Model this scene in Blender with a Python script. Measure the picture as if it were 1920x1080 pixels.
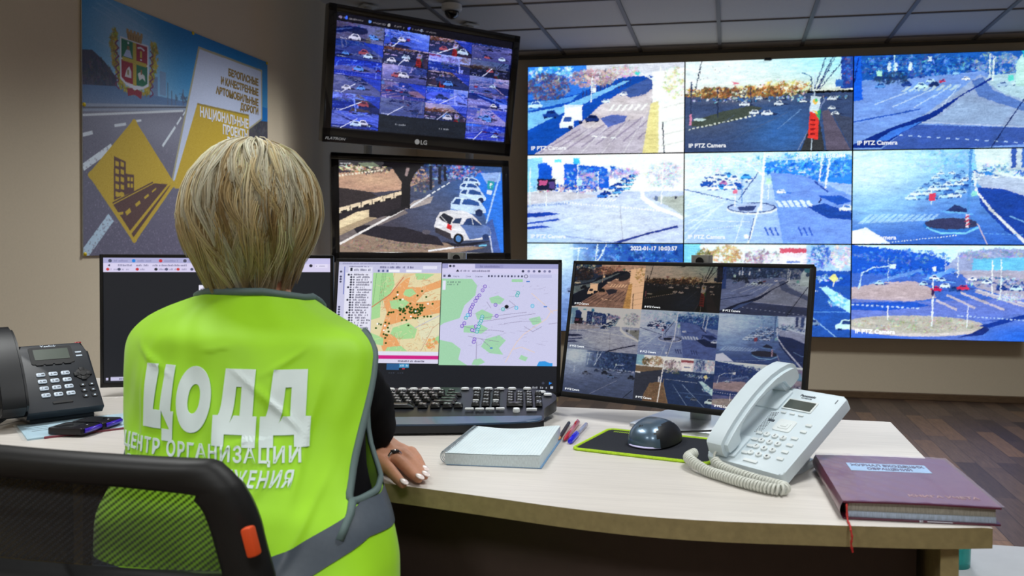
import bpy, bmesh, math, random
import numpy as np
from mathutils import Vector, Matrix, Euler
for _o in list(bpy.data.objects): bpy.data.objects.remove(_o)
sc = bpy.context.scene
COL = sc.collection
R = math.radians
# ------------------------------------------------------------------ camera, world, lights, exposure
def add_camera():
    yaw, pitch, roll = 0.1783, -0.0194, 0.0056
    f = Vector((-math.sin(yaw)*math.cos(pitch), math.cos(yaw)*math.cos(pitch), math.sin(pitch)))
    r = Vector((math.cos(yaw), math.sin(yaw), 0)); u = r.cross(f)
    r2 = r*math.cos(roll)+u*math.sin(roll); u2 = u*math.cos(roll)-r*math.sin(roll)
    cd = bpy.data.cameras.new('camera'); co = bpy.data.objects.new('camera', cd); COL.objects.link(co)
    m = Matrix((r2, u2, -f)).transposed().to_4x4(); m.translation = (0, 0, 1.098); co.matrix_world = m
    cd.sensor_width = 36; cd.lens = 1557.6/1920*36
    cd.shift_x = -127.8/1920; cd.shift_y = -44.2/1920
    cd.clip_start = .05
    cd.dof.use_dof = True; cd.dof.focus_distance = 1.9; cd.dof.aperture_fstop = 8
    sc.camera = co
add_camera()
W = bpy.data.worlds.new('world'); sc.world = W; W.use_nodes = True
W.node_tree.nodes['Background'].inputs[0].default_value = (.8, .85, 1, 1)
W.node_tree.nodes['Background'].inputs[1].default_value = 0.02
vs = sc.view_settings; vs.view_transform = 'Standard'; vs.look = 'None'; vs.exposure = 0; vs.gamma = 1; vs.use_curve_mapping = False
CEIL = 2.61; XL, XR, YB, YF = -2.51, 3.6, 6.42, -2.4; DZ = .76
def lamp(x, y, power, sx=.56, sy=.56, col=(.985, 1, .985)):
    l = bpy.data.lights.new('ceiling_lamp', 'AREA'); l.shape = 'RECTANGLE'; l.size = sx; l.size_y = sy
    l.energy = power; l.color = col; l.spread = R(124)
    o = bpy.data.objects.new('ceiling_lamp', l); COL.objects.link(o); o.location = (x, y, CEIL-.012)
for lx in (-1.35, .45, 2.25):
    for ly, pw in ((-1.0, 31), (1.35, 13.5), (3.9, 37)):
        lamp(lx, ly, pw * (1.0 if lx < 1 else .35))
# ------------------------------------------------------------------ colour and materials
def lin(c):
    c = np.asarray(c, dtype=np.float64)/255.0
    return np.where(c <= .04045, c/12.92, ((c+.055)/1.055)**2.4)
def rgb(*c): return tuple(float(v) for v in lin(c))+(1.0,)
MATS = {}
def mat(name, c, rough=.5, metal=0, var=.04, scale=40, bump=0, spec=.5, emit=None, coat=0, trans=0, sheen=0, stretch=None, alpha=1, ior=1.45):
    """principled material whose colour is varied by procedural noise"""
    if name in MATS: return MATS[name]
    m = bpy.data.materials.new(name); m.use_nodes = True; nt = m.node_tree; N = nt.nodes; L = nt.links
    b = N['Principled BSDF']; col = rgb(*c)
    b.inputs['Roughness'].default_value = rough; b.inputs['Metallic'].default_value = metal
    b.inputs['Specular IOR Level'].default_value = spec; b.inputs['Coat Weight'].default_value = coat
    b.inputs['Transmission Weight'].default_value = trans; b.inputs['Sheen Weight'].default_value = sheen
    b.inputs['Alpha'].default_value = alpha; b.inputs['IOR'].default_value = ior
    tc = N.new('ShaderNodeTexCoord'); mp = N.new('ShaderNodeMapping'); L.new(tc.outputs['Object'], mp.inputs[0])
    if stretch: mp.inputs['Scale'].default_value = stretch
    nz = N.new('ShaderNodeTexNoise'); nz.inputs['Scale'].default_value = scale; nz.inputs['Detail'].default_value = 4
    L.new(mp.outputs[0], nz.inputs['Vector'])
    rp = N.new('ShaderNodeValToRGB'); L.new(nz.outputs['Fac'], rp.inputs[0])
    lo = tuple(v*(1-var) for v in col[:3])+(1,); hi = tuple(min(1, v*(1+var)) for v in col[:3])+(1,)
    rp.color_ramp.elements[0].position = .3; rp.color_ramp.elements[0].color = lo
    rp.color_ramp.elements[1].position = .7; rp.color_ramp.elements[1].color = hi
    L.new(rp.outputs[0], b.inputs['Base Color'])
    if bump:
        bp = N.new('ShaderNodeBump'); bp.inputs['Strength'].default_value = bump; bp.inputs['Distance'].default_value = .002
        L.new(nz.outputs['Fac'], bp.inputs['Height']); L.new(bp.outputs[0], b.inputs['Normal'])
    if emit: b.inputs['Emission Color'].default_value = col; b.inputs['Emission Strength'].default_value = emit
    MATS[name] = m; return m
def attr_mat(name, emit=0, rough=.5, spec=.3):
    """colour comes from the mesh's own colour attribute (printed or displayed picture)"""
    if name in MATS: return MATS[name]
    m = bpy.data.materials.new(name); m.use_nodes = True; N = m.node_tree.nodes; L = m.node_tree.links
    b = N['Principled BSDF']; a = N.new('ShaderNodeAttribute'); a.attribute_name = 'picture'
    b.inputs['Roughness'].default_value = rough; b.inputs['Specular IOR Level'].default_value = spec
    if emit:
        b.inputs['Base Color'].default_value = (.006, .006, .007, 1)
        L.new(a.outputs['Color'], b.inputs['Emission Color']); b.inputs['Emission Strength'].default_value = emit
    else: L.new(a.outputs['Color'], b.inputs['Base Color'])
    MATS[name] = m; return m
# ------------------------------------------------------------------ objects
def tag(o, label=None, cat=None, group=None, kind=None):
    if label: o['label'] = label
    if cat: o['category'] = cat
    if group: o['group'] = group
    if kind: o['kind'] = kind
    return o
def thing(name, label, cat, loc=(0, 0, 0), rotz=0, group=None):
    o = bpy.data.objects.new(name, None); COL.objects.link(o); o.empty_display_size = .05
    o.location = loc; o.rotation_euler = (0, 0, rotz); return tag(o, label, cat, group)
def link(name, me, mats, parent=None, smooth=False, label=None):
    o = bpy.data.objects.new(name, me); COL.objects.link(o)
    for m in (mats if isinstance(mats, (list, tuple)) else [mats]): me.materials.append(m)
    if smooth:
        me.polygons.foreach_set('use_smooth', np.ones(len(me.polygons), dtype=bool))
        if smooth != 'all':
            try: me.set_sharp_from_angle(angle=R(40))
            except Exception: pass
    if parent: o.parent = parent
    if label: o['label'] = label
    return o
def obj(name, bm, mats, parent=None, smooth=True, label=None, M=None):
    bmesh.ops.recalc_face_normals(bm, faces=bm.faces[:])
    if M is not None: bmesh.ops.transform(bm, matrix=M, verts=bm.verts[:])
    me = bpy.data.meshes.new(name); bm.to_mesh(me); bm.free()
    return link(name, me, mats, parent, smooth, label)
def NB(): return bmesh.new()
def _fin(bm, vs_, fs, M, mi):
    if M is not None: bmesh.ops.transform(bm, matrix=M, verts=vs_)
    for f in fs: f.material_index = mi
def box(bm, c, s, bev=0, M=None, mi=0, seg=2):
    g = bmesh.ops.create_cube(bm, size=1)['verts']
    for v in g: v.co = Vector((c[0]+v.co.x*s[0], c[1]+v.co.y*s[1], c[2]+v.co.z*s[2]))
    fs = list({f for v in g for f in v.link_faces})
    if bev:
        es = list({e for v in g for e in v.link_edges})
        r = bmesh.ops.bevel(bm, geom=es, offset=bev, segments=seg, affect='EDGES', profile=.5)
        fs = list(set(r['faces']) | {f for f in fs if f.is_valid}); g = list({v for f in fs for v in f.verts})
        todo = list(g); seen = set(g)
        while todo:
            v = todo.pop()
            for e in v.link_edges:
                w = e.other_vert(v)
                if w not in seen: seen.add(w); todo.append(w)
        g = list(seen); fs = list({f for v in g for f in v.link_faces})
    _fin(bm, g, fs, M, mi); return g
def prism(bm, pts, z0, z1, M=None, mi=0, bev=0, seg=2):
    a = [bm.verts.new((p[0], p[1], z0)) for p in pts]; b = [bm.verts.new((p[0], p[1], z1)) for p in pts]
    n = len(pts); fs = [bm.faces.new(a[::-1]), bm.faces.new(b)]
    for i in range(n): fs.append(bm.faces.new((a[i], a[(i+1) % n], b[(i+1) % n], b[i])))
    g = a+b
    if bev:
        es = [e for e in fs[1].edges]
        r = bmesh.ops.bevel(bm, geom=es, offset=bev, segments=seg, affect='EDGES', profile=.5)
        g = list({v for f in list(r['faces'])+[f for f in fs if f.is_valid] for v in f.verts}); fs = list({f for v in g for f in v.link_faces})
    _fin(bm, g, fs, M, mi); return g
def tube(bm, pts, r, n=8, closed=False, M=None, mi=0, flat=1.0):
    pts = [Vector(p) for p in pts]; k = len(pts); rings = []
    rr = r if isinstance(r, (list, tuple)) else [r]*k
    up = None
    for i, p in enumerate(pts):
        d = (pts[(i+1) % k]-pts[i-1]) if (closed or 0 < i < k-1) else (pts[1]-pts[0] if i == 0 else pts[-1]-pts[-2])
        d.normalize()
        if up is None: up = Vector((0, 0, 1)) if abs(d.z) < .9 else Vector((1, 0, 0))
        x = d.cross(up)
        if x.length < 1e-6: x = d.orthogonal()
        x.normalize(); y = x.cross(d); up = y
        rings.append([bm.verts.new(p+(x*math.cos(2*math.pi*j/n)+y*math.sin(2*math.pi*j/n)*flat)*rr[i]) for j in range(n)])
    fs = []
    for i in range(k if closed else k-1):
        a, b = rings[i], rings[(i+1) % k]
        for j in range(n): fs.append(bm.faces.new((a[j], a[(j+1) % n], b[(j+1) % n], b[j])))
    if not closed: fs += [bm.faces.new(rings[0][::-1]), bm.faces.new(rings[-1])]
    g = [v for q in rings for v in q]; _fin(bm, g, fs, M, mi); return g
def lathe(bm, prof, n=24, M=None, mi=0):
    rings = [[bm.verts.new((max(r, 1e-5)*math.cos(2*math.pi*j/n), max(r, 1e-5)*math.sin(2*math.pi*j/n), z)) for j in range(n)] for r, z in prof]
    fs = []
    for a, b in zip(rings, rings[1:]):
        for j in range(n): fs.append(bm.faces.new((a[j], a[(j+1) % n], b[(j+1) % n], b[j])))
    fs += [bm.faces.new(rings[0][::-1]), bm.faces.new(rings[-1])]
    g = [v for q in rings for v in q]; _fin(bm, g, fs, M, mi); return g
def grid(bm, fn, nu, nv, mi=0, closed=False):
    vv = [[bm.verts.new(fn(i/(nu-1) if not closed else i/nu, j/(nv-1))) for j in range(nv)] for i in range(nu)]
    for i in range(nu if closed else nu-1):
        for j in range(nv-1):
            a, b = vv[i], vv[(i+1) % nu]; bm.faces.new((a[j], b[j], b[j+1], a[j+1])).material_index = mi
    return vv
def rrect(w, h, r, n=5, cx=0, cy=0):
    p = []
    for sx, sy, a0 in ((1, 1, 0), (-1, 1, 90), (-1, -1, 180), (1, -1, 270)):
        for i in range(n+1):
            a = R(a0+90*i/n); p.append((cx+sx*(w/2-r)+r*math.cos(a), cy+sy*(h/2-r)+r*math.sin(a)))
    return p
def smooth_path(pts, n=6, closed=False):
    P = [Vector(p) for p in pts]; k = len(P); out = []
    for i in range(k if closed else k-1):
        p0 = P[i-1] if (i > 0 or closed) else P[0]; p1 = P[i]; p2 = P[(i+1) % k]; p3 = P[(i+2) % k] if (i+2 < k or closed) else P[-1]
        for j in range(n):
            t = j/n; out.append(.5*((2*p1)+(p2-p0)*t+(2*p0-5*p1+4*p2-p3)*t*t+(3*p1-p0-3*p2+p3)*t**3))
    if not closed: out.append(P[-1])
    return out
XZ = Matrix(((1, 0, 0, 0), (0, 0, -1, 0), (0, 1, 0, 0), (0, 0, 0, 1)))   # drawing plane stood up, facing -Y
def T(x, y, z): return Matrix.Translation((x, y, z))
def RX(a): return Matrix.Rotation(a, 4, 'X')
def RY(a): return Matrix.Rotation(a, 4, 'Y')
def RZ(a): return Matrix.Rotation(a, 4, 'Z')
def text(bm, s, size, M, mi=0, align='CENTER', sx=1.0, bold=0.0, extrude=.0004, shear=0, spacing=1.0, sub=0, line=1.0):
    """letters as mesh faces, in the drawing plane of M"""
    cu = bpy.data.curves.new('lettering', 'FONT'); cu.body = s; cu.size = size; cu.align_x = align; cu.offset = bold*size
    cu.extrude = extrude; cu.shear = shear; cu.space_character = spacing; cu.resolution_u = 3; cu.space_line = line
    o = bpy.data.objects.new('lettering', cu); COL.objects.link(o)
    dg = bpy.context.evaluated_depsgraph_get(); me = bpy.data.meshes.new_from_object(o.evaluated_get(dg))
    b2 = bmesh.new(); b2.from_mesh(me); bmesh.ops.triangulate(b2, faces=b2.faces[:])
    if sub:
        for _ in range(5):
            es = [e for e in b2.edges if e.calc_length() > sub]
            if not es: break
            bmesh.ops.subdivide_edges(b2, edges=es, cuts=1); bmesh.ops.triangulate(b2, faces=b2.faces[:])
    bmesh.ops.transform(b2, matrix=M @ Matrix.Diagonal((sx, 1, 1, 1)), verts=b2.verts[:])
    for f in b2.faces: f.material_index = mi
    tmp = bpy.data.meshes.new('t'); b2.to_mesh(tmp); b2.free(); bm.from_mesh(tmp)
    bpy.data.objects.remove(o); bpy.data.curves.remove(cu); bpy.data.meshes.remove(me); bpy.data.meshes.remove(tmp)
def picture(name, arr, w, h, m, parent=None, M=None, label=None):
    """flat panel whose picture is a colour attribute on a fine grid (arr: rows from the top, 0..1 sRGB)"""
    H_, W_ = arr.shape[:2]
    xs = np.linspace(-w/2, w/2, W_); zs = np.linspace(h/2, -h/2, H_)
    X, Z = np.meshgrid(xs, zs); co = np.zeros((H_*W_, 3), np.float32); co[:, 0] = X.ravel(); co[:, 2] = Z.ravel()
    i = np.arange(H_*W_).reshape(H_, W_)
    q = np.stack([i[1:, :-1], i[1:, 1:], i[:-1, 1:], i[:-1, :-1]], -1).reshape(-1, 4)
    me = bpy.data.meshes.new(name); me.vertices.add(len(co)); me.loops.add(q.size); me.polygons.add(len(q))
    if M is not None:
        mm = np.array(M); co = co@mm[:3, :3].T+mm[:3, 3]
    me.vertices.foreach_set('co', co.astype(np.float32).ravel()); me.loops.foreach_set('vertex_index', q.ravel().astype(np.int32))
    me.polygons.foreach_set('loop_start', np.arange(0, q.size, 4, dtype=np.int32)); me.polygons.foreach_set('loop_total', np.full(len(q), 4, np.int32))
    me.update(calc_edges=True)
    c4 = np.ones((H_*W_, 4), np.float32); c4[:, :3] = lin(np.clip(arr, 0, 1)*255).reshape(-1, 3)
    at = me.color_attributes.new('picture', 'FLOAT_COLOR', 'POINT'); at.data.foreach_set('color', c4.ravel())
    return link(name, me, m, parent, False, label)
# ------------------------------------------------------------------ the room
def struct(name, bm, m, smooth=False): return tag(obj(name, bm, m, None, smooth), kind='structure')
def floor_mat():
    m = bpy.data.materials.new('plank_floor'); m.use_nodes = True; N = m.node_tree.nodes; L = m.node_tree.links; b = N['Principled BSDF']
    def mth(op, a, c=None):
        n = N.new('ShaderNodeMath'); n.operation = op
        for k, v in enumerate((a, c)):
            if v is None: continue
            if isinstance(v, (int, float)): n.inputs[k].default_value = v
            else: L.new(v, n.inputs[k])
        return n.outputs[0]
    tc = N.new('ShaderNodeTexCoord'); sx = N.new('ShaderNodeSeparateXYZ'); L.new(tc.outputs['Object'], sx.inputs[0])
    u = mth('DIVIDE', sx.outputs[0], .105); row = mth('FLOOR', u)
    wr = N.new('ShaderNodeTexWhiteNoise'); wr.noise_dimensions = '1D'; L.new(row, wr.inputs['W'])
    v = mth('ADD', mth('DIVIDE', sx.outputs[1], .62), mth('MULTIPLY', wr.outputs['Value'], 7.0)); cell = mth('FLOOR', v)
    cb = N.new('ShaderNodeCombineXYZ'); L.new(row, cb.inputs[0]); L.new(cell, cb.inputs[1])
    wn = N.new('ShaderNodeTexWhiteNoise'); wn.noise_dimensions = '2D'; L.new(cb.outputs[0], wn.inputs['Vector'])
    rp = N.new('ShaderNodeValToRGB'); L.new(wn.outputs['Value'], rp.inputs[0]); e = rp.color_ramp.elements
    e[0].color = rgb(54, 43, 39); e[1].color = rgb(112, 86, 64); e.new(.4).color = rgb(74, 59, 52); e.new(.7).color = rgb(90, 73, 62)
    mp = N.new('ShaderNodeMapping'); mp.inputs['Scale'].default_value = (60, 5, 1); L.new(tc.outputs['Object'], mp.inputs[0])
    nz = N.new('ShaderNodeTexNoise'); nz.inputs['Scale'].default_value = 1.6; nz.inputs['Detail'].default_value = 6; L.new(mp.outputs[0], nz.inputs[0])
    mx = N.new('ShaderNodeMix'); mx.data_type = 'RGBA'; mx.blend_type = 'MULTIPLY'; mx.inputs['Factor'].default_value = .55
    L.new(rp.outputs[0], mx.inputs['A']); r2 = N.new('ShaderNodeValToRGB'); L.new(nz.outputs[0], r2.inputs[0])
    r2.color_ramp.elements[0].position = .3; r2.color_ramp.elements[0].color = (.45, .42, .4, 1); r2.color_ramp.elements[1].position = .7; r2.color_ramp.elements[1].color = (1.3, 1.25, 1.2, 1)
    L.new(r2.outputs[0], mx.inputs['B'])
    gap = mth('LESS_THAN', mth('MINIMUM', mth('FRACT', u), mth('MULTIPLY', mth('FRACT', v), 6.0)), .03)
    m2 = N.new('ShaderNodeMix'); m2.data_type = 'RGBA'; L.new(gap, m2.inputs['Factor']); L.new(mx.outputs['Result'], m2.inputs['A']); m2.inputs['B'].default_value = rgb(38, 29, 26)
    L.new(m2.outputs['Result'], b.inputs['Base Color']); b.inputs['Roughness'].default_value = .42
    return m
M_WALL = mat('wall_paint', (206, 194, 172), .85, var=.02, scale=120, bump=.05)
M_BASE = mat('skirting_wood', (92, 72, 52), .5, var=.25, scale=6, stretch=(4, 1, 40))
b = NB(); box(b, ((XL+XR)/2, (YB+YF)/2, -.05), (XR-XL+.4, YB-YF+.4, .1)); struct('floor', b, floor_mat())
for nm, c, s in (('wall_left', (XL-.05, (YB+YF)/2, CEIL/2), (.1, YB-YF+.2, CEIL+.1)), ('wall_right', (XR+.05, (YB+YF)/2, CEIL/2), (.1, YB-YF+.2, CEIL+.1)),
                 ('wall_back', ((XL+XR)/2, YB+.05, CEIL/2), (XR-XL, .1, CEIL+.1)), ('wall_front', ((XL+XR)/2, YF-.05, CEIL/2), (XR-XL, .1, CEIL+.1))):
    b = NB(); box(b, c, s); struct(nm, b, M_WALL)
b = NB(); box(b, ((XL+XR)/2, YB-.009, .026), (XR-XL, .018, .052), .005); struct('baseboard_back', b, M_BASE)
b = NB(); box(b, (XL+.009, (YB+YF)/2-.01, .026), (.018, YB-YF-.02, .052), .005); struct('baseboard_left', b, M_BASE)
M_TILE = mat('ceiling_tile', (196, 195, 194), .95, var=.05, scale=220, bump=.1)
M_TBAR = mat('ceiling_bar', (112, 112, 116), .6, var=.03)
b = NB(); box(b, ((XL+XR)/2, (YB+YF)/2, CEIL+.06), (XR-XL, YB-YF, .1))
gx, gy = -1.2885, 5.649
k = -3
while gx+k*.6 < XR:
    x = gx+k*.6; k += 1
    if x > XL+.05: box(b, (x, (YB+YF)/2, CEIL+.0045), (.025, YB-YF, .011), mi=1)
k = -14
while gy+k*.6 < YB-.05:
    y = gy+k*.6; k += 1
    if y > YF+.05: box(b, ((XL+XR)/2, y, CEIL+.006), (XR-XL, .012, .01), mi=1)
tag(obj('ceiling', b, [M_TILE, M_TBAR], None, False), kind='structure')
b = NB(); box(b, ((XL+XR)/2, YB-.012, CEIL-.012), (XR-XL, .024, .024)); struct('trim_1', b, mat('ceiling_edge', (86, 84, 82), .7))
# ------------------------------------------------------------------ painter for what the screens show and the poster prints
class Cv:
    """small paint canvas; coordinates are per cent of width and height"""
    def __init__(s, w, h, bg=(0, 0, 0), ss=2, seed=1):
        s.w, s.h = w*ss, h*ss; s.ss = ss; s.a = np.empty((s.h, s.w, 3), np.float32); s.a[:] = np.array(bg, np.float32)
        s.rs = np.random.RandomState(seed)
    def _put(s, x0, y0, m, c, al):
        h, w = m.shape; r = s.a[y0:y0+h, x0:x0+w]; k = (m*al)[..., None].astype(np.float32)
        r[:] = r*(1-k)+np.array(c, np.float32)*k
    def poly(s, pts, c, al=1.0):
        P = np.array(pts, np.float64)*[s.w/100, s.h/100]
        x0, y0 = np.floor(P.min(0)).astype(int); x1, y1 = np.ceil(P.max(0)).astype(int)+1
        x0, y0, x1, y1 = max(x0, 0), max(y0, 0), min(x1, s.w), min(y1, s.h)
        if x1 <= x0 or y1 <= y0: return
        X = np.arange(x0, x1)+.5; Y = np.arange(y0, y1)+.5; m = np.zeros((len(Y), len(X)), bool)
        for (ax, ay), (bx, by) in zip(P, np.roll(P, -1, 0)):
            if ay == by: continue
            t = (Y-ay)/(by-ay); hit = ((ay <= Y) != (by <= Y)); xi = ax+t*(bx-ax)
            m ^= hit[:, None] & (X[None] > xi[:, None])
        s._put(x0, y0, m, c, al)
    def rect(s, x0, y0, x1, y1, c, al=1.0): s.poly([(x0, y0), (x1, y0), (x1, y1), (x0, y1)], c, al)
    def ell(s, x, y, rx, ry, c, al=1.0, n=20):
        s.poly([(x+rx*math.cos(2*math.pi*i/n), y+ry*math.sin(2*math.pi*i/n)) for i in range(n)], c, al)
    def line(s, pts, wd, c, al=1.0, w1=None):
        n = len(pts)-1
        for i, ((ax, ay), (bx, by)) in enumerate(zip(pts, pts[1:])):
            k = s.w/s.h; dx, dy = (bx-ax)*k, by-ay; L_ = math.hypot(dx, dy) or 1
            w0_ = wd if w1 is None else wd+(w1-wd)*i/n; w1_ = wd if w1 is None else wd+(w1-wd)*(i+1)/n
            nx, ny = -dy/L_/k, dx/L_
            s.poly([(ax+nx*w0_/2, ay+ny*w0_/2), (bx+nx*w1_/2, by+ny*w1_/2), (bx-nx*w1_/2, by-ny*w1_/2), (ax-nx*w0_/2, ay-ny*w0_/2)], c, al)
    def dash(s, a, b, wd, c, n, fill=.55, al=1.0):
        for i in range(n):
            t0, t1 = i/n, (i+fill)/n
            s.line([(a[0]+(b[0]-a[0])*t0, a[1]+(b[1]-a[1])*t0), (a[0]+(b[0]-a[0])*t1, a[1]+(b[1]-a[1])*t1)], wd, c, al)
    def vgrad(s, y0, y1, c0, c1, x0=0, x1=100, al=1.0):
        a, b = int(y0/100*s.h), int(y1/100*s.h); l, r = int(x0/100*s.w), int(x1/100*s.w)
        t = np.linspace(0, 1, max(b-a, 1))[:, None, None]
        g = np.array(c0, np.float32)*(1-t)+np.array(c1, np.float32)*t; s.a[a:b, l:r] = s.a[a:b, l:r]*(1-al)+g*al
    def clump(s, x, y, rx, ry, cols, n=120, sz=1.0, al=.85):
        for _ in range(n):
            t, q = s.rs.rand()*6.283, math.sqrt(s.rs.rand()); z = sz*(.4+.8*s.rs.rand())
            X, Y, c_ = x+rx*q*math.cos(t), y+ry*q*math.sin(t), cols[s.rs.randint(len(cols))]
            s.ell(X, Y, z*.5, z*.85, c_, al*.8, 5)
            for _k in range(2):
                a, l = s.rs.rand()*6.283, z*1.7; s.line([(X-.5*l*math.cos(a), Y-.8*l*math.sin(a)), (X+.5*l*math.cos(a), Y+.8*l*math.sin(a))], z*.22, [v*(.62+.7*s.rs.rand()) for v in c_], al*.8)
    def haze(s, x, y, rx, ry, c, al):
        X = (np.arange(s.w)/s.w*100-x)/rx; Y = (np.arange(s.h)/s.h*100-y)/ry
        m = np.exp(-(X[None]**2+Y[:, None]**2)).astype(np.float32); s._put(0, 0, m, c, al)
    def noise(s, amp, px=3):
        n = s.rs.randn(s.h//px+1, s.w//px+1).astype(np.float32); n = np.kron(n, np.ones((px, px), np.float32))[:s.h, :s.w]; s.a += n[..., None]*amp
    def car(s, x, y, w, c, dark=(25, 35, 60), shadow=None, al=1.0):
        h = w*.85
        if shadow is not None: s.poly([(x-w*.5, y+h*.3), (x+w*.5, y+h*.5), (x+w*1.3, y+h*.35), (x+w*.6, y)], shadow, .8*al)
        s.poly([(x-w*.5, y+h*.45), (x-w*.52, y), (x-w*.34, y-h*.1), (x-w*.2, y-h*.5), (x+w*.24, y-h*.5), (x+w*.42, y-h*.05), (x+w*.52, y+h*.05), (x+w*.5, y+h*.45)], c, al)
        s.poly([(x-w*.26, y-h*.08), (x-w*.15, y-h*.4), (x+w*.2, y-h*.4), (x+w*.31, y-h*.05)], dark, .85*al)
        s.rect(x-w*.42, y+h*.36, x-w*.22, y+h*.58, dark, al); s.rect(x+w*.2, y+h*.36, x+w*.4, y+h*.58, dark, al)
    def pole(s, x0, y0, x1, y1, c, wd=1.2): s.line([(x0, y0), (x1, y1)], wd, c)
    def words(s, x, y, w, h, c, n=6, al=.8):
        """a line of lettering too small to read, as little strokes"""
        for i in range(n):
            if s.rs.rand() < .14: continue
            a = x+w*i/n; s.rect(a, y+(h*.25 if s.rs.rand() < .6 else 0), a+w/n*.62, y+h, c, al)
    def field(s, px, py):
        g = s.rs.randn(s.h//py+3, s.w//px+3); y = np.arange(s.h)/py; x = np.arange(s.w)/px; y0, x0 = y.astype(int), x.astype(int); fy, fx = (y-y0)[:, None], (x-x0)[None]
        fy, fx = fy*fy*(3-2*fy), fx*fx*(3-2*fx); a = g[y0][:, x0]*(1-fx)+g[y0][:, x0+1]*fx; b_ = g[y0+1][:, x0]*(1-fx)+g[y0+1][:, x0+1]*fx; return a*(1-fy)+b_*fy
    def blur(s, a, r):
        for ax in (0, 1):
            p = np.pad(a, [(r, r) if i == ax else (0, 0) for i in range(3)], 'edge'); c_ = np.cumsum(p, ax); c_ = np.concatenate([np.zeros_like(np.take(c_, [0], ax)), c_], ax); n = a.shape[ax]
            a = (np.take(c_, np.arange(2*r+1, 2*r+1+n), ax)-np.take(c_, np.arange(n), ax))/(2*r+1)
        return a
    def street(s, warp=2.2, grain=.1, bloom=.5, gain=1.0):
        """camera look: ragged edges, mottled surfaces, glow round the bright parts"""
        Y, X = np.mgrid[0:s.h, 0:s.w]; k = warp*(.35+.65*(1-Y/s.h))
        dx = (s.field(5, 5)+.6*s.field(2, 3))*k; dy = (s.field(6, 4)+.6*s.field(3, 2))*k*.8
        s.a = s.a[np.clip(Y+dy, 0, s.h-1).astype(int), np.clip(X+dx, 0, s.w-1).astype(int)]
        t = s.field(40, 9)*.5+s.field(14, 4)*.5+s.field(4, 2)*.5; s.a = s.a*(1+grain*t)[..., None]
        lo = s.blur(s.blur(s.a, 9), 9); s.a = s.a*gain+(s.a-s.blur(s.a, 2))*.3+bloom*np.maximum(0, lo-150)*np.array([.5, .8, 1.0]); s.a = s.a.astype(np.float32)
    def out(s):
        k = s.ss; return np.clip(s.a.reshape(s.h//k, k, s.w//k, k, 3).mean((1, 3))/255, 0, 1)
PW, PH = 300, 168
WH = (246, 248, 250)
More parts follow.
